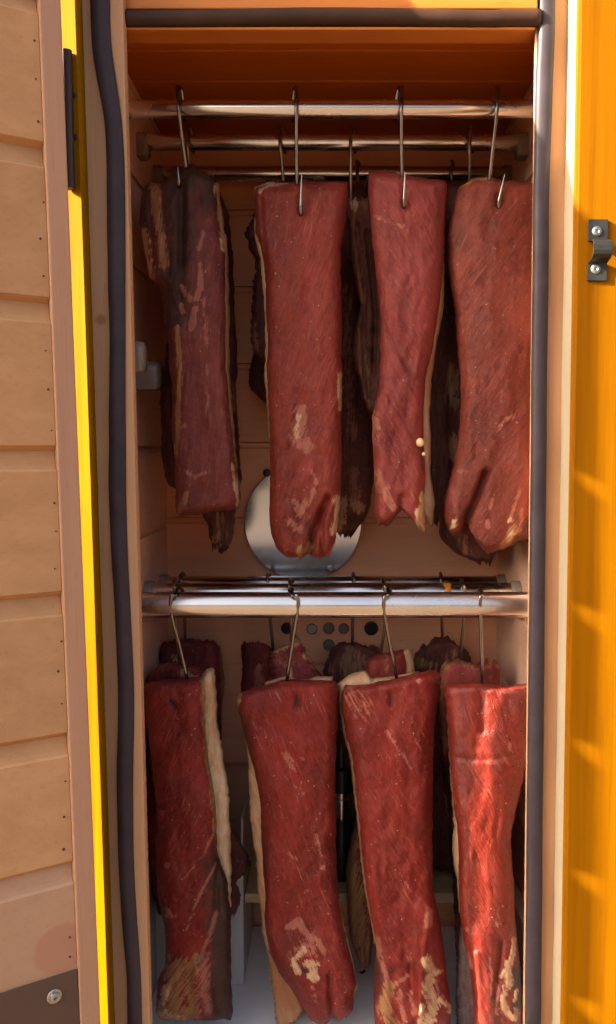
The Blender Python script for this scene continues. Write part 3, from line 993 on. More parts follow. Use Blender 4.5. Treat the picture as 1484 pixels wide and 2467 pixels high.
mU2 = meat_mat('meat_second_upper', RED_LO, RED_HI, 22, 2)
meat('wide red slab with a split, fatty lower end hanging before the round steel cover', GU, mU2, dict(
    Yc=0.886, T=0.026, seed=21, tilt=0.012, rag=2.0,
    L=[(618, 452), (611, 470), (613, 510), (616, 560), (630, 600), (638, 660), (642, 760), (645, 830), (643, 900), (645, 960), (650, 1040), (651, 1150), (649, 1255), (656, 1295), (668, 1325), (690, 1340)],
    R=[(838, 438), (841, 452), (838, 480), (832, 540), (822, 600), (822, 700), (825, 800), (823, 860), (826, 900), (822, 1000), (825, 1100), (822, 1180), (815, 1260), (806, 1310), (795, 1338)],
    top=[(0, 0), (.12, -8), (.5, -8), (.9, -2), (1, 0)], bot=[(0, 0), (.3, 6), (.5, -6), (.75, 10), (1, 0)],
    marks=[([(722, 990), (722, 1025), (712, 1060), (740, 1075)], 12, 'p', 1.05), ([(718, 1000), (716, 1050)], 5, 'f', .85), ([(724, 498), (724, 514)], 4, 'd', 1.3), ([(760, 1185), (735, 1215), (720, 1240), (712, 1210)], 7, 'p', 1.0), ([(765, 1170), (752, 1135)], 3, 'p', .9),
           ([(815, 1205), (812, 1240), (806, 1280)], 8, 'f', 1.0), ([(725, 1330), (745, 1318)], 9, 'b', 1.1), ([(790, 1335), (800, 1325)], 5, 'p', 1), ([(625, 460), (650, 446), (690, 440)], 3, 'f', .8),
           ([(818, 900), (820, 985)], 4, 'f', .9), ([(700, 1260), (720, 1275)], 8, 'p', .8), ([(742, 1260), (752, 1320)], 5, 'd', .9), ([(620, 470), (624, 560)], 5, 'd', .35)],
    relief=[([(790, 1200), (762, 1270), (742, 1345)], 9, 0.012), ([(772, 1230), (776, 1345)], 6, 0.006), ([(700, 1230), (690, 1310)], 22, -0.006), ([(725, 470), (724, 510)], 6, 0.004),
            ([(628, 470), (640, 640)], 4, 0.003), ([(760, 1120), (700, 1190)], 14, -0.003)]),
    fat=[dict(Yc=0.902, T=0.013, seed=22, nu=30, nt=90, rag=2.5, L=[(612, 450), (612, 560), (630, 640), (637, 760), (640, 830), (636, 900), (641, 960), (648, 1050), (655, 1150)],
              R=[(820, 442), (815, 600), (815, 800), (815, 1000), (815, 1160)], top=[(0, 0), (.15, -10), (.6, 0), (1, 0)])])

mU3 = meat_mat('meat_third_upper', (0.125, 0.018, 0.015), (0.24, 0.041, 0.033), -30, 3, 0.8)


def salt(px, py, Y, r):
    def f(root):
        lathe('fat_lump', at(px, py, Y), (0, -1, 0), [(-0.002, r * .8), (0, r), (0.002, r * .85), (0.0032, r * .45), (0.0035, 0)], M['fat_pale'], root, 12)
    return f


meat('red slab narrowing downwards with a pale fat edge on its right and a notched foot', GU, mU3, dict(
    Yc=0.890, T=0.026, seed=31, tilt=0.012, rag=1.8,
    L=[(890, 414), (886, 440), (889, 489), (899, 604), (913, 722), (918, 783), (914, 927), (897, 999), (897, 1071), (902, 1143), (904, 1233), (912, 1266)],
    R=[(1070, 434), (1078, 446), (1073, 532), (1069, 640), (1057, 747), (1043, 837), (1026, 909), (1019, 999), (1021, 1053), (1025, 1143), (1022, 1215), (1024, 1284)],
    top=[(0, 0), (.2, -5), (.5, -4), (.8, 2), (1, 0)], bot=[(0, 0), (.2, -3), (.5, -48), (.75, -22), (1, 0)],
    marks=[([(907, 1140), (930, 1190), (945, 1225), (930, 1210)], 8, 'p', 1.0), ([(1010, 1235), (1015, 1265), (1025, 1280)], 8, 'f', 1.1), ([(1020, 1190), (1018, 1230)], 6, 'f', .9), ([(900, 520), (950, 540), (970, 545)], 3, 'p', .8),
           ([(925, 770), (960, 850), (1000, 910)], 3, 'd', .5), ([(896, 1000), (905, 1060)], 10, 'p', .6), ([(1010, 1060), (1020, 1130)], 4, 'd', .7)],
    relief=[([(930, 800), (1000, 920)], 5, 0.0025), ([(925, 930), (1010, 1080)], 5, 0.002), ([(1000, 500), (1030, 640), (1000, 800)], 30, -0.003), ([(974, 460), (973, 495)], 6, 0.004), ([(968, 1200), (968, 1240)], 10, 0.006)]),
    fat=[dict(Yc=0.905, T=0.014, seed=32, nu=30, nt=100, rag=1.6, L=[(960, 440), (980, 700), (960, 1000), (960, 1200)],
              R=[(1071, 470), (1070, 600), (1071, 660), (1068, 747), (1050, 837), (1039, 927), (1034, 1017), (1040, 1060), (1037, 1143), (1049, 1215), (1040, 1268)])],
    extra=[salt(1012, 1066, 0.8648, 0.0046), salt(1021, 1094, 0.867, 0.0022)])

mU4 = meat_mat('meat_fourth_upper', (0.105, 0.019, 0.012), (0.205, 0.042, 0.026), 38, 4, 0.9)
meat('broad brownish red slab with a forked lower end, rightmost of the upper row', GU, mU4, dict(
    Yc=0.902, T=0.030, seed=41, tilt=0.004, rag=2.0,
    L=[(1125, 440), (1105, 452), (1089, 496), (1076, 568), (1078, 640), (1093, 729), (1102, 837), (1110, 927), (1108, 1000), (1102, 1071), (1092, 1125), (1078, 1172), (1071, 1210), (1069, 1250), (1078, 1278), (1095, 1290)],
    R=[(1278, 436), (1290, 450), (1292, 700), (1290, 1000), (1284, 1200), (1275, 1300)],
    top=[(0, 0), (.15, -12), (.35, -14), (.6, -2), (1, 0)], bot=[(0, 0), (.12, 0), (.22, -26), (.29, 10), (.45, 40), (.65, 26), (.85, 8), (1, 0)],
    marks=[([(1110, 448), (1130, 432), (1160, 428), (1185, 432)], 5, 'b', 1.0), ([(1090, 1272), (1094, 1258)], 6, 'f', .9), ([(1230, 1254)], 6, 'f', 1.05), ([(1215, 1312), (1232, 1290), (1240, 1270)], 8, 'b', 1.1), ([(1225, 1300), (1235, 1285)], 4, 'f', .95),
           ([(1255, 1180), (1240, 1210), (1230, 1250)], 3, 'p', 1.0), ([(1258, 1230), (1250, 1280)], 4, 'p', .9), ([(1172, 1255), (1178, 1270)], 4, 'p', 1.0), ([(1180, 1225), (1186, 1200)], 3, 'p', .8), ([(1105, 1135), (1120, 1130)], 4, 'p', .7),
           ([(1200, 1040), (1215, 1010), (1235, 1005)], 4, 'p', .9), ([(1270, 1260), (1250, 1310)], 10, 'd', .8), ([(1085, 1268)], 18, 'd', .45), ([(1128, 1225), (1118, 1250)], 6, 'd', .9), ([(1110, 520), (1095, 600)], 16, 'd', .35)],
    relief=[([(1170, 1140), (1150, 1200), (1128, 1250), (1120, 1280)], 9, 0.013), ([(1100, 1220), (1095, 1270)], 14, -0.004), ([(1170, 1240), (1175, 1310)], 20, -0.004), ([(1201, 470), (1200, 495)], 6, 0.004)]))

# ---- lower row, front
mL1 = meat_mat('meat_first_lower', (0.115, 0.010, 0.007), (0.240, 0.023, 0.015), 34, 5, 1.3)
meat('red slab with a thick creamy fat edge on its right, leftmost of the lower row', GL, mL1, dict(
    Yc=0.884, T=0.026, seed=51, tilt=0.014, rag=1.8, nt=190,
    L=[(349, 1648), (344, 1668), (347, 1715), (356, 1770), (364, 1830), (372, 1900), (377, 1960), (376, 2060), (378, 2150), (394, 2225), (400, 2275), (397, 2325), (379, 2365), (376, 2440), (386, 2458)],
    R=[(490, 1628), (496, 1683), (494, 1733), (502, 1833), (514, 1890), (521, 1950), (523, 2050), (530, 2070), (548, 2120), (556, 2200), (557, 2350), (561, 2440), (556, 2458)],
    top=[(0, 0), (.3, -5), (.7, -2), (1, 0)],
    marks=[([(490, 1640), (493, 1730), (501, 1830), (513, 1900), (520, 2000)], 6, 'b', 1.15), ([(490, 1640), (494, 1730)], 3, 'f', .8), ([(540, 2085), (546, 2200), (540, 2300), (535, 2450)], 34, 'd', 1.35), ([(553, 2120), (556, 2450)], 12, 'd', 1.3), ([(520, 2200), (505, 2260), (490, 2290)], 5, 'p', 1.0), ([(495, 2300), (490, 2380), (505, 2440)], 9, 'p', .95),
           ([(430, 2330), (420, 2400), (410, 2450), (450, 2440)], 22, 'b', 1.1), ([(470, 2310), (455, 2380), (470, 2450)], 12, 'b', 1.0), ([(400, 2380), (385, 2440), (440, 2458)], 7, 'f', .85), ([(404, 2085)], 5, 'p', 1.1), ([(403, 2195), (408, 2205)], 6, 'p', 1.1), ([(390, 1958)], 5, 'p', 1.1),
           ([(520, 2080), (470, 2180), (450, 2240)], 2.5, 'p', .85), ([(522, 1990), (490, 2060), (440, 2120)], 2.5, 'p', .75), ([(412, 1688), (422, 1704)], 4, 'd', 1.0), ([(505, 2150), (500, 2240)], 12, 'f', 0.0), ([(350, 1665), (350, 1740)], 8, 'd', .3)],
    relief=[([(526, 2070), (520, 2200), (490, 2300)], 7, 0.004), ([(470, 2320), (480, 2450)], 10, -0.003), ([(412, 1688), (424, 1706)], 5, 0.004), ([(440, 1800), (450, 2000)], 40, -0.003)]),
    fat=[dict(Yc=0.900, T=0.015, seed=52, nu=34, nt=120, rag=3.0, rough=0.005, mat=M['fat_pale'], L=[(440, 1632), (450, 1800), (470, 2000), (500, 2180)],
              R=[(514, 1612), (524, 1683), (523, 1733), (540, 1833), (548, 1875), (552, 1915), (555, 2000), (557, 2100), (556, 2190)], top=[(0, 0), (.6, 6), (.85, -6), (1, -4)])])

mL2 = meat_mat('meat_second_lower', (0.095, 0.009, 0.007), (0.225, 0.021, 0.013), -24, 6, 1.45)
meat('deep red slab with a white ring-shaped patch near its foot, second in the lower row', GL, mL2, dict(
    Yc=0.884, T=0.028, seed=61, tilt=0.016, rag=1.8, nt=190,
    L=[(580, 1668), (570, 1682), (574, 1712), (586, 1751), (599, 1810), (612, 1853), (625, 1916), (629, 1986), (633, 2092), (640, 2162), (637, 2215), (648, 2285), (673, 2345), (706, 2390), (734, 2436), (750, 2462)],
    R=[(808, 1640), (815, 1650), (814, 1740), (809, 1828), (808, 1951), (812, 2092), (817, 2180), (831, 2250), (849, 2320), (860, 2368), (852, 2395), (850, 2432), (836, 2450)],
    top=[(0, 0), (.2, -10), (.45, -18), (.75, -10), (1, 0)], bot=[(0, 0), (.35, 16), (.6, -6), (.8, 6), (1, 0)],
    marks=[([(698, 2232), (722, 2218), (737, 2250), (764, 2268), (779, 2290)], 6, 'p', 1.1), ([(716, 2300), (740, 2270), (752, 2290)], 14, 'p', .62), ([(712, 2308), (731, 2290)], 5.5, 'f', 1.0), ([(709, 2322), (718, 2340)], 5.5, 'f', 1.0), ([(737, 2322), (760, 2324)], 7, 'f', 1.0), ([(750, 2331), (760, 2358), (747, 2350)], 7, 'f', 1.0), ([(752, 2380), (765, 2420)], 4, 'p', .7),
           ([(724, 2334), (738, 2341)], 5, 'd', 1.2), ([(700, 2260), (690, 2330), (730, 2400), (780, 2440)], 26, 'd', .40), ([(576, 1672), (572, 1700)], 5, 'f', .7), ([(682, 1815), (712, 1860)], 2.2, 'p', 1.1), ([(690, 1812), (705, 1835)], 2, 'p', 1.0), ([(690, 1870), (715, 1900)], 2, 'p', .9),
           ([(730, 1830)], 4, 'p', 1.2), ([(730, 1912)], 4, 'p', 1.1), ([(695, 2055), (715, 2072)], 3, 'p', 1.0), ([(715, 1680), (716, 1700)], 4, 'd', 1.0), ([(740, 2145)], 4, 'p', 1.1), ([(780, 2090)], 4, 'p', 1.1), ([(760, 2010), (775, 2060)], 2.2, 'p', .9),
           ([(600, 1760), (612, 1850), (628, 1950), (634, 2080)], 7, 'd', .45), ([(590, 1740), (605, 1800)], 10, 'd', .5)],
    relief=[([(715, 1675), (716, 1702)], 6, 0.005), ([(795, 2350), (800, 2440)], 8, 0.007), ([(720, 2340)], 30, -0.003), ([(700, 1800), (760, 1950), (770, 2100)], 8, 0.0018)]),
    fat=[dict(Yc=0.902, T=0.015, seed=62, nu=34, nt=130, rag=3.0, rough=0.005, mat=M['fat'], L=[(640, 1645), (612, 1720), (594, 1793), (598, 1850), (599, 1916), (603, 1986), (615, 2057), (626, 2180), (633, 2250), (646, 2303), (654, 2373), (662, 2440), (664, 2475)],
              R=[(802, 1628), (805, 1800), (806, 2000), (810, 2150), (840, 2300), (800, 2420), (720, 2420)], top=[(0, 0), (.2, -8), (.35, -12), (.5, 2), (.8, -2), (1, 0)]),
         dict(Yc=0.893, T=0.010, seed=63, nu=24, nt=50, rag=3.0, mat=M['fat_brown'], L=[(646, 2290), (654, 2373), (662, 2430), (666, 2480)], R=[(690, 2340), (720, 2390), (735, 2430), (710, 2462)]),
         dict(Yc=0.896, T=0.008, seed=64, nu=16, nt=60, rag=1.5, mat=M['fat'], L=[(800, 2180), (820, 2260), (840, 2330), (846, 2400)], R=[(819, 2180), (834, 2250), (852, 2320), (863, 2375), (853, 2400)])])

mL3 = meat_mat('meat_third_lower', (0.105, 0.009, 0.007), (0.200, 0.018, 0.011), -32, 7, 1.4)
meat('red slab between its neighbours with thin fat rim on its left and marbled foot', GL, mL3, dict(
    Yc=0.884, T=0.028, seed=71, tilt=0.020, rag=1.8, nt=190,
    L=[(832, 1650), (822, 1672), (822, 1710), (834, 1773), (850, 1829), (857, 1914), (866, 1984), (872, 2054), (882, 2139), (895, 2209), (906, 2274), (904, 2330), (900, 2380), (902, 2470), (905, 2510)],
    R=[(1050, 1614), (1062, 1628), (1062, 1673), (1048, 1733), (1044, 1850), (1042, 2000), (1044, 2150), (1061, 2225), (1071, 2300), (1077, 2350), (1088, 2425), (1080, 2510)],
    top=[(0, 0), (.25, 6), (.55, 4), (.8, -2), (1, 0)],
    marks=[([(1035, 2200), (1030, 2225)], 8, 'p', 1.15), ([(1027, 2312), (1041, 2345), (1029, 2375), (1037, 2395)], 8, 'f', 1.0), ([(1034, 2390), (1043, 2425), (1030, 2470)], 10, 'f', 1.05), ([(1018, 2420), (1012, 2470)], 5, 'f', .9), ([(1042, 2345), (1068, 2340)], 3, 'f', .9), ([(1062, 2405), (1086, 2435)], 5, 'f', .95), ([(938, 2380), (925, 2430), (950, 2480)], 14, 'b', .85), ([(912, 2300), (942, 2380), (982, 2350)], 4, 'p', .95), ([(960, 2390), (975, 2460)], 5, 'p', .9),  # first mark: a sunlit sliver painted pale
           ([(990, 2390), (1000, 2440)], 6, 'p', .8), ([(905, 2260), (910, 2290)], 6, 'p', 1.0), ([(1040, 2340), (1065, 2420)], 4, 'p', .8), ([(910, 2300), (915, 2400)], 9, 'd', .7), ([(930, 2340), (1000, 2320)], 6, 'd', .5),
           ([(940, 1675), (942, 1695)], 4, 'd', 1.0), ([(1010, 1640)], 4, 'p', 1.1), ([(930, 1760), (960, 1800), (990, 1850)], 2.2, 'p', .9), ([(960, 2100), (1000, 2160)], 2.2, 'p', .8), ([(850, 1670), (870, 1710)], 22, 'p', .5), ([(1055, 1640), (1050, 1740)], 9, 'd', .5)],
    relief=[([(1034, 2190), (1022, 2290), (1010, 2440)], 22, -0.016), ([(990, 2330), (1000, 2480)], 8, 0.006), ([(940, 1672), (942, 1698)], 6, 0.005), ([(945, 2340), (955, 2470)], 12, 0.004)]),
    fat=[dict(Yc=0.901, T=0.014, seed=72, nu=34, nt=130, rag=1.6, mat=M['fat'], L=[(812, 1648), (816, 1700), (827, 1773), (844, 1829), (852, 1914), (861, 1984), (867, 2054), (877, 2139), (891, 2209), (902, 2274)],
              R=[(1010, 1616), (1010, 1800), (1000, 2000), (1000, 2260)], top=[(0, 0), (.15, -18), (.35, -24), (.42, 0), (.7, 4), (1, 0)])])
mL4 = meat_mat('meat_fourth_lower', (0.105, 0.009, 0.005), (0.215, 0.019, 0.009), -28, 8, 1.2, rough=0.34, spec=0.5)
meat('bright red slab lit by a narrow streak of sun, rightmost of the lower row', GL, mL4, dict(
    Yc=0.873, T=0.027, rough=0.0011, seed=81, tilt=0.004, rag=1.6, nt=190,
    L=[(1078, 1646), (1070, 1655), (1079, 1733), (1081, 1801), (1087, 1857), (1094, 1942), (1102, 1992), (1105, 2054), (1105, 2139), (1110, 2223), (1119, 2279), (1133, 2349), (1139, 2406), (1142, 2500)],
    R=[(1280, 1645), (1290, 1660), (1286, 1750), (1268, 1850), (1248, 1930), (1233, 1998), (1231, 2040), (1237, 2110), (1240, 2167), (1241, 2209), (1247, 2279), (1255, 2335), (1258, 2400), (1258, 2500)],
    top=[(0, 0), (.3, -4), (.5, 2), (.7, 6), (1, 0)],
    marks=[([(1238, 2262), (1236, 2300), (1222, 2330), (1206, 2352)], 4, 'f', 1.0), ([(1223, 2325), (1227, 2370), (1213, 2400), (1217, 2440), (1238, 2452)], 6.5, 'f', 1.05), ([(1244, 2340), (1246, 2425)], 9, 'd', 1.3), ([(1200, 2370), (1196, 2440)], 4, 'p', .9), ([(1245, 2385), (1240, 2410)], 4, 'f', .8), ([(1180, 2310), (1185, 2360), (1182, 2400)], 2.5, 'p', 1.0), ([(1190, 2400), (1200, 2460)], 8, 'd', .6),
           ([(1126, 2240)], 4, 'p', 1.0), ([(1195, 2215), (1200, 2230)], 3, 'p', .9), ([(1125, 2300), (1135, 2330)], 4, 'p', .8), ([(1243, 2440)], 8, 'b', 1.0), ([(1160, 1690), (1161, 1705)], 4, 'd', .9), ([(1225, 1810), (1230, 1790)], 3, 'p', .9)],
    relief=[([(1085, 1825), (1190, 1832), (1250, 1815)], 7, 0.0018), ([(1160, 1660), (1163, 1760)], 10, 0.003), ([(1210, 2270), (1195, 2400)], 8, 0.005), ([(1150, 2300), (1155, 2450)], 12, -0.003)]),
    fat=[dict(Yc=0.897, T=0.013, seed=82, nu=26, nt=100, rag=2.0, mat=M['fat'], L=[(1076, 1720), (1086, 1900), (1092, 1995), (1089, 2030), (1090, 2065), (1100, 2120), (1106, 2200)], R=[(1220, 1700), (1220, 1900), (1215, 2050), (1225, 2200)]),
         dict(Yc=0.900, T=0.014, seed=83, nu=26, nt=60, rag=3.0, mat=meat_mat('grey_sinew', (0.10, 0.06, 0.055), (0.24, 0.17, 0.15), -10, 31, 1.6), L=[(1108, 2230), (1104, 2290), (1098, 2360), (1098, 2430), (1100, 2510)], R=[(1200, 2230), (1250, 2300), (1258, 2400), (1257, 2510)])])

# ---- pieces further back
DK = lambda nm, s, k=1.0, ang=4, hair=0.8, br=(0.25, 0.14, 0.08): meat_mat(nm, (0.044 * k, 0.015 * k, 0.012 * k), (0.110 * k, 0.036 * k, 0.028 * k), ang, s, hair, 0.5, brown=br, fat=(0.42, 0.28, 0.17))
mB1, mB2, mB3, mB4 = DK('smoked_a', 11), DK('smoked_b', 12, 1.3), DK('smoked_c', 13, 0.9), DK('smoked_d', 14, 1.6)
low = dict(nu=34, nt=110, trag=3.0)
meat('dark piece hanging behind the leftmost upper slab, its tip sticking out below', GB, mB1, dict(
    Yc=0.975, T=0.024, seed=101, rag=4, L=[(440, 420), (400, 500), (396, 700), (400, 850), (386, 960), (388, 1080), (398, 1160), (480, 1225), (500, 1260), (508, 1320)],
    R=[(520, 430), (552, 520), (562, 640), (566, 790), (572, 820), (570, 960), (576, 1060), (582, 1160), (566, 1230), (560, 1300), (545, 1330)],
    marks=[([(566, 930), (568, 985)], 6, 'p', 1), ([(530, 1250), (525, 1310)], 12, 'b', .7)], **low))
meat('dark ragged piece half hidden behind the second upper slab', GB, mB3, dict(
    Yc=0.975, T=0.022, seed=111, rag=6, L=[(640, 436), (600, 545), (588, 565), (604, 600), (616, 640), (606, 740), (604, 820), (624, 868), (660, 880)],
    R=[(760, 436), (770, 560), (770, 760), (740, 860), (720, 880)], marks=[([(612, 780), (616, 850)], 6, 'p', .7)], **low))
meat('small dark lump showing at the left edge of the second upper slab', GB, mB1, dict(
    Yc=1.045, T=0.020, seed=121, rag=4, L=[(640, 560), (625, 800), (602, 885), (600, 930), (625, 960), (660, 1000)], R=[(720, 560), (730, 800), (720, 900), (710, 960), (690, 1000)], **low))
mT = meat_mat('smoked_tongue', (0.095, 0.034, 0.022), (0.21, 0.078, 0.048), 4, 51, 1.2, 0.5, brown=(0.26, 0.12, 0.06))
meat('brownish tongue-shaped piece in the gap between the second and third upper slabs', GB, mT, dict(
    Yc=0.960, T=0.020, seed=131, rag=2.5, L=[(836, 480), (838, 520), (842, 600), (852, 680), (868, 740), (850, 800), (846, 850), (864, 910), (872, 960), (890, 998)],
    R=[(900, 470), (912, 530), (930, 620), (935, 700), (935, 800), (925, 880), (922, 960), (912, 1000)],
    relief=[([(858, 540), (880, 700), (875, 820), (890, 960)], 6, 0.005), ([(885, 560), (905, 760), (900, 900)], 6, 0.006)], marks=[([(845, 520), (860, 640), (872, 720)], 9, 'b', .75), ([(866, 800), (880, 900), (895, 980)], 10, 'b', .7), ([(850, 560), (870, 690)], 4, 'd', .8), ([(890, 620), (905, 760)], 8, 'd', .6), ([(900, 795)], 9, 'd', 1.2), ([(895, 845)], 9, 'd', 1.2), ([(898, 865)], 8, 'd', 1.2), ([(852, 480), (856, 500)], 6, 'f', 1)], **low))
meat('blackish strip with a yellowish fatty foot beside the second upper slab', GB, mB2, dict(
    Yc=1.035, T=0.024, seed=141, rag=3, L=[(780, 440), (785, 620), (790, 900), (800, 1100), (805, 1200), (800, 1270), (812, 1290)],
    R=[(890, 440), (882, 620), (885, 800), (898, 900), (903, 1050), (902, 1140), (892, 1215), (882, 1250), (845, 1290)],  # right edge widened, dark meat standing in for shadow in the gap
    marks=[([(850, 1140), (852, 1200)], 11, 'p', .95), ([(852, 1215), (870, 1225)], 9, 'f', 1.05), ([(826, 1205), (818, 1250), (814, 1270)], 9, 'f', 1.1), ([(835, 700), (840, 900), (846, 1050)], 9, 'p', .6), ([(840, 1250), (860, 1250)], 10, 'd', .8)], **low))
meat('bulky dark piece hanging behind and below the rightmost upper slab', GB, mB3, dict(
    Yc=0.995, T=0.030, seed=151, rag=3, L=[(1070, 430), (1072, 560), (1076, 760), (1074, 900), (1070, 960), (1080, 1060), (1085, 1150), (1056, 1240), (1062, 1300), (1100, 1335), (1140, 1352)],
    R=[(1240, 440), (1240, 700), (1240, 1000), (1240, 1250), (1195, 1330), (1180, 1362)],
    marks=[([(1085, 900), (1088, 970)], 16, 'b', .9), ([(1092, 1060), (1094, 1095)], 9, 'f', .8), ([(1115, 1300), (1125, 1335)], 8, 'p', .7)], **low))
meat('dark strip in the shadow at the right edge of the third upper slab', GB, mB1, dict(
    Yc=1.05, T=0.020, seed=161, rag=3, L=[(1040, 440), (1036, 700), (1028, 1000), (1034, 1180), (1046, 1262)], R=[(1120, 440), (1116, 800), (1096, 1000), (1092, 1180), (1080, 1270)], **low))

mR1 = meat_mat('back_red_a', (0.12, 0.018, 0.014), (0.26, 0.042, 0.033), 12, 41)
mR2 = meat_mat('back_red_b', (0.10, 0.016, 0.013), (0.22, 0.036, 0.030), 30, 42)
meat('dark red piece whose top looks out behind the leftmost lower slab', GB, mR1, dict(
    Yc=0.965, T=0.028, seed=201, rag=4, L=[(372, 1606), (352, 1640), (352, 1800), (356, 2000), (362, 2130), (380, 2200)], R=[(470, 1600), (520, 1640), (524, 1800), (540, 2000), (545, 2200)],
    top=[(0, 0), (.4, -8), (1, 0)], marks=[([(440, 1620), (455, 1635)], 8, 'f', .8), ([(380, 1605), (410, 1600)], 5, 'p', .8)], **low))
meat('dark block-like piece with a fatty right rim, rear left of the lower row', GB, mR2, dict(
    Yc=1.050, T=0.030, seed=211, rag=2.5, L=[(395, 1548), (381, 1570), (378, 1640), (390, 1900), (400, 2000)], R=[(515, 1544), (528, 1556), (532, 1640), (534, 1800), (540, 2000)],
    top=[(0, 0), (.3, -8), (.7, -6), (1, 0)], marks=[([(420, 1580), (430, 1600)], 5, 'f', .7), ([(385, 1560), (385, 1640)], 16, 'd', .5)], **low),
    fat=[dict(Yc=1.062, T=0.014, seed=212, nu=20, nt=60, rag=1.5, mat=M['fat_brown'], L=[(440, 1560), (450, 1700), (450, 1800)], R=[(531, 1556), (541, 1640), (536, 1690), (530, 1800)])])
meat('brown lump of smoked meat jutting out to the right of the leftmost lower slab', GB, mB4, dict(trag=3.0,
    Yc=0.985, T=0.020, seed=221, rag=4, L=[(545, 1960), (545, 2000), (546, 2100), (545, 2200), (548, 2210)], R=[(556, 1985), (578, 2030), (600, 2060), (604, 2085), (586, 2110), (568, 2125), (582, 2150), (580, 2180), (566, 2205)], nu=24, nt=70))
meat('very dark red narrow piece at the left rear of the second lower slab', GB, mR2, dict(
    Yc=1.045, T=0.024, seed=231, rag=2.5, L=[(590, 1548), (580, 1552), (583, 1610), (580, 1660), (590, 1720), (612, 1850)], R=[(628, 1546), (650, 1556), (660, 1580), (664, 1700), (670, 1850)],
    marks=[([(626, 1610), (622, 1650)], 8, 'p', .95), ([(600, 1560), (600, 1640)], 14, 'd', .4)], **low))
mR3 = meat_mat('back_red_c', (0.14, 0.022, 0.020), (0.30, 0.055, 0.048), -20, 43, 1.5)
meat('ragged red and fatty top sticking up behind the second lower slab', GB, mR3, dict(
    Yc=0.972, T=0.026, seed=241, rag=6, L=[(672, 1562), (648, 1574), (644, 1600), (652, 1640), (655, 1700), (650, 1850)], R=[(722, 1540), (734, 1562), (750, 1588), (768, 1620), (786, 1640), (790, 1700), (780, 1850)],
    marks=[([(665, 1562), (700, 1552), (720, 1545)], 7, 'f', 1.0), ([(740, 1575), (755, 1605)], 6, 'f', .95), ([(690, 1600), (670, 1590)], 8, 'p', .8), ([(705, 1600), (700, 1630)], 5, 'f', .7), ([(655, 1600), (670, 1640)], 10, 'd', .5)], **low))
mR4 = DK('smoked_e', 15, 1.2, 4, 0.8, (0.22, 0.13, 0.075))
meat('dark smoked piece with a greyish tan side, rear middle of the lower row', GB, mR4, dict(
    Yc=1.052, T=0.030, seed=251, rag=4, L=[(805, 1556), (790, 1580), (778, 1610), (776, 1660), (800, 1800), (830, 1900), (850, 2000)], R=[(912, 1560), (922, 1580), (922, 1700), (915, 1850), (900, 2000)],
    top=[(0, 0), (.4, -10), (.8, -4), (1, 0)], marks=[([(845, 1570), (830, 1600), (850, 1620), (870, 1590)], 12, 'b', 1.05), ([(795, 1610), (800, 1640)], 10, 'p', .5)], **low))
mR5 = meat_mat('back_red_d', (0.16, 0.020, 0.016), (0.32, 0.050, 0.038), 20, 44)
meat('red block with a cream fat edge peeping over the third lower slab', GB, mR5, dict(
    Yc=0.968, T=0.028, seed=261, rag=2.0, L=[(888, 1580), (881, 1592), (880, 1640), (870, 1900), (840, 2050), (832, 2100), (840, 2250), (870, 2330)], R=[(972, 1566), (978, 1580), (980, 1640), (960, 1900), (930, 2100), (900, 2250), (890, 2330)],
    marks=[([(930, 1572), (934, 1630)], 4, 'b', .7), ([(835, 2020), (850, 2150), (870, 2250), (880, 2310)], 26, 'b', .95), ([(843, 2140), (846, 2170)], 7, 'd', 1.0), ([(868, 2320)], 9, 'd', .8), ([(870, 1700), (865, 1980)], 20, 'd', .9)], **low),
    fat=[dict(Yc=0.978, T=0.018, seed=262, nu=20, nt=60, rag=1.5, mat=M['fat_pale'], L=[(920, 1575), (925, 1700), (925, 1850)], R=[(986, 1563), (997, 1590), (1000, 1640), (990, 1850)])])
mR6 = DK('smoked_f', 16, 1.0, 4, 1.0)
meat('humped blackish crust of a smoked piece, rear right of the lower row', GB, mR6, dict(
    Yc=1.050, T=0.030, seed=271, rag=4, L=[(1012, 1562), (996, 1580), (998, 1640), (1020, 1900), (1030, 2100)], R=[(1118, 1556), (1134, 1582), (1140, 1640), (1130, 1900), (1110, 2100)],
    top=[(0, 0), (.35, -24), (.65, -24), (1, 0)], marks=[([(1010, 1600), (1040, 1605)], 10, 'b', .9), ([(1080, 1580), (1095, 1575)], 9, 'p', .5)], **low))
meat('fatty tan and red top end showing just above the rightmost lower slab', GB, mR3, dict(
    Yc=0.970, T=0.028, seed=281, rag=3, L=[(1070, 1592), (1060, 1606), (1056, 1660), (1060, 1800), (1068, 1900), (1085, 2050), (1095, 2200), (1100, 2380)], R=[(1190, 1592), (1206, 1606), (1206, 1700), (1190, 1900), (1160, 2100), (1150, 2380)],
    top=[(0, 0), (.3, -6), (.5, 0), (.6, 6), (.8, -2), (1, 0)], marks=[([(1065, 1605), (1090, 1590), (1120, 1590), (1140, 1600)], 8, 'b', 1.05), ([(1062, 1640), (1070, 1800)], 10, 'b', .7), ([(1180, 1592), (1205, 1605)], 5, 'b', 1.0), ([(1150, 1590), (1170, 1625)], 10, 'd', .7),
           ([(1075, 1850), (1085, 2000), (1100, 2200)], 18, 'd', 1.0), ([(1070, 1920), (1078, 2010)], 6, 'b', .8)], **low))

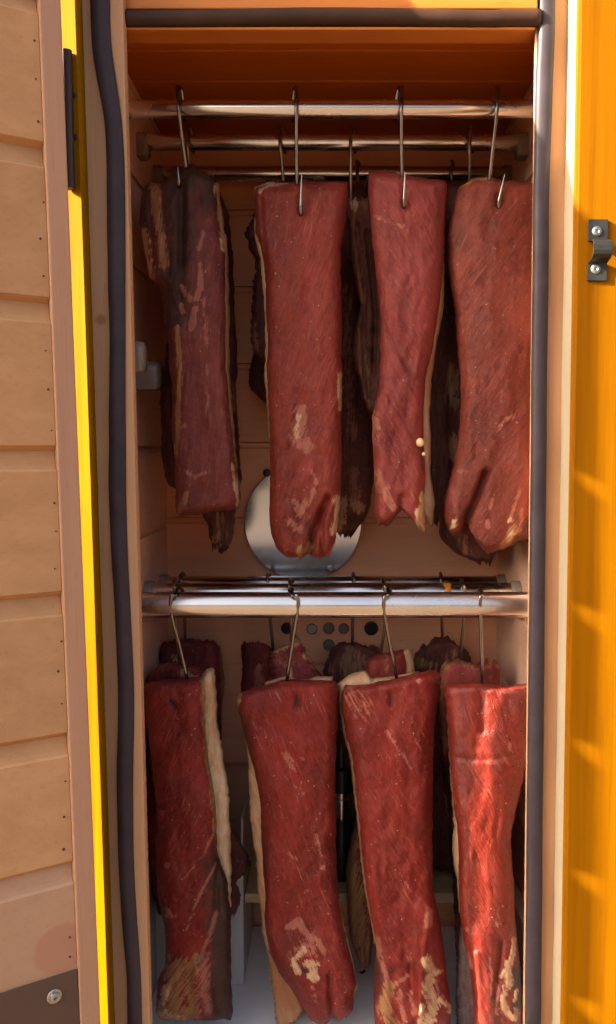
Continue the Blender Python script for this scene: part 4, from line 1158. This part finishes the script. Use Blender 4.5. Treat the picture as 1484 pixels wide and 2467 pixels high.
# a drop of amber fat that ran down the second rod
y2, r2 = ROD_L[1][1], ROD_L[1][2]
z2 = ZL[1]
V, Fc = [], []
for i in range(9):
    a = math.radians(100 + i * 13)                     # round the rod from the top to the front
    hw = 0.0052 - 0.00032 * i + 0.0004 * math.sin(i * 1.7)
    for rr_, wk in ((r2 - 0.0002, 1.0), (r2 + 0.0009, 0.72)):
        yy, zz = y2 + rr_ * math.cos(a), z2 + rr_ * math.sin(a)
        xc = at(1076, 1412, y2)[0]
        V += [(xc - hw * wk, yy, zz), (xc + hw * wk, yy, zz)]
for i in range(8):
    b0, b1 = i * 4, i * 4 + 4
    for p, q in ((0, 1), (1, 3), (3, 2), (2, 0)):
        Fc.append((b0 + p, b0 + q, b1 + q, b1 + p))
Fc += [(0, 1, 3, 2), (32, 33, 35, 34)]
M['amber'] = plain('amber_fat', (0.50, 0.20, 0.02), 0.25)
dr = mesh('fat_drip', V, Fc, M['amber'], None, smooth=True)
tag(dr, 'small amber drip of fat on the second lower rod left of a hook', 'drip')

# ------------------------------------------------------------------ hooks in place
HU, HL = 'hooks on the upper rods', 'hooks on the lower rods'
U0, L0 = ROD_U[0], ROD_L[0]
hook(U0[1], ZU[0], U0[2], [(430, 207), (430, 262), (437, 320), (447, 396), (452, 430)], ((431, 440), (428, 402)), 'steel hook leaning right, holding the leftmost upper slab', M['hook'], Ym=0.882, Yfr=0.862, group=HU, side=0.003)
hook(U0[1], ZU[0], U0[2], [(714, 205), (714, 262), (714, 330), (715, 432), (716, 470)], ((724, 508), (727, 418)), 'upright steel hook holding the slab above the steel cover', M['hook'], Ym=0.882, Yfr=0.862, group=HU, side=-0.004)
hook(U0[1], ZU[0], U0[2], [(967, 205), (967, 262), (967, 330), (968, 412), (969, 460)], ((973, 490), (976, 414)), 'upright steel hook holding the third upper slab with the notched foot', M['hook'], Ym=0.884, Yfr=0.864, group=HU, side=-0.005)
hook(U0[1], ZU[0], U0[2], [(1197, 210), (1197, 262), (1190, 330), (1179, 428), (1172, 470)], ((1200, 492), (1216, 420)), 'steel hook leaning left, holding the rightmost upper slab', M['hook'], Ym=0.892, Yfr=0.874, group=HU, side=0.003)
r = ROD_U[1]
for sh, lab in (([(450, 322), (451, 350), (455, 395), (458, 440)], 'dark hook on the middle upper rod behind the leftmost hook'),
                ([(674, 318), (675, 350), (680, 400), (684, 460)], 'dark hook on the middle upper rod above the left corner of the second slab'),
                ([(845, 318), (845, 350), (845, 430), (846, 500)], 'dark hook on the middle upper rod in the gap right of the second slab'),
                ([(1131, 320), (1131, 350), (1131, 400), (1130, 450)], 'dark hook on the middle upper rod above the rightmost slab')):
    hook(r[1], ZU[1], r[2], sh, None, lab, M['hook_dark'], Ym=0.970, group=HU, side=0.005, up=0.006)
r = ROD_U[2]
hook(r[1], ZU[2], r[2], [(860, 395), (861, 420), (866, 480), (868, 530)], None, 'dark hook on the rearmost upper rod in the gap left of the third slab', M['hook_dark'], Ym=1.04, group=HU, side=0.004, up=0.004)
hook(r[1], ZU[2], r[2], [(1088, 396), (1088, 420), (1089, 450), (1090, 500)], None, 'dark hook on the rearmost upper rod between the two right slabs', M['hook_dark'], Ym=1.05, group=HU, side=0.004, up=0.004)
hook(L0[1], ZL[0], L0[2], [(427, 1414), (413, 1436), (411, 1456), (416, 1495), (430, 1545), (448, 1622), (452, 1650)], None, 'curved steel hook holding the leftmost lower slab with the fat edge', M['hook'], up=0.001, Ym=0.882, group=HL, side=0.004)
hook(L0[1], ZL[0], L0[2], [(704, 1414), (716, 1436), (718, 1465), (711, 1508), (702, 1567), (693, 1625), (690, 1660)], None, 'curved steel hook holding the lower slab with the ring-shaped patch', M['hook'], up=0.001, Ym=0.884, group=HL, side=-0.004)
hook(L0[1], ZL[0], L0[2], [(934, 1416), (925, 1440), (925, 1468), (930, 1500), (939, 1550), (950, 1600), (956, 1640)], None, 'curved steel hook holding the third lower slab', M['hook'], up=0.001, Ym=0.886, group=HL, side=0.004)
hook(L0[1], ZL[0], L0[2], [(1157, 1415), (1157, 1440), (1157, 1470), (1159, 1545), (1162, 1625), (1163, 1665)], None, 'straight steel hook holding the sun-streaked lower slab', M['hook'], up=0.001, Ym=0.884, group=HL, side=0.001)
r = ROD_L[1]
for sh, lab in (([(422, 1397), (421, 1420), (424, 1500), (432, 1580), (436, 1640)], 'dark hook on the second lower rod, nearly behind the leftmost front hook'),
                ([(699, 1397), (697, 1420), (702, 1500), (704, 1560), (705, 1600)], 'dark hook on the second lower rod behind the second front hook'),
                ([(922, 1397), (928, 1420), (928, 1500), (918, 1570), (916, 1620)], 'dark hook on the second lower rod behind the third front hook'),
                ([(1112, 1397), (1120, 1420), (1118, 1490), (1111, 1560), (1108, 1620)], 'dark hook on the second lower rod left of the straight front hook')):
    hook(r[1], ZL[1], r[2], sh, None, lab, M['hook_dark'], Ym=0.970, group=HL, up=0.001, side=0.003)
r = ROD_L[2]
for sh, lab in (([(437, 1381), (438, 1405), (444, 1480), (446, 1540), (447, 1580)], 'dark hook on the rearmost lower rod above the dark block at the left'),
                ([(645, 1381), (645, 1405), (650, 1480), (657, 1555), (658, 1590)], 'dark hook on the rearmost lower rod under the left rim of the steel cover'),
                ([(850, 1381), (853, 1405), (850, 1480), (849, 1550), (848, 1590)], 'dark hook on the rearmost lower rod left of the black pipe end'),
                ([(1061, 1381), (1062, 1405), (1064, 1480), (1066, 1540), (1067, 1580)], 'dark hook on the rearmost lower rod above the humped crust')):
    hook(r[1], ZL[2], r[2], sh, None, lab, M['hook_dark'], Ym=1.05, group=HL, up=0.001, side=0.002)
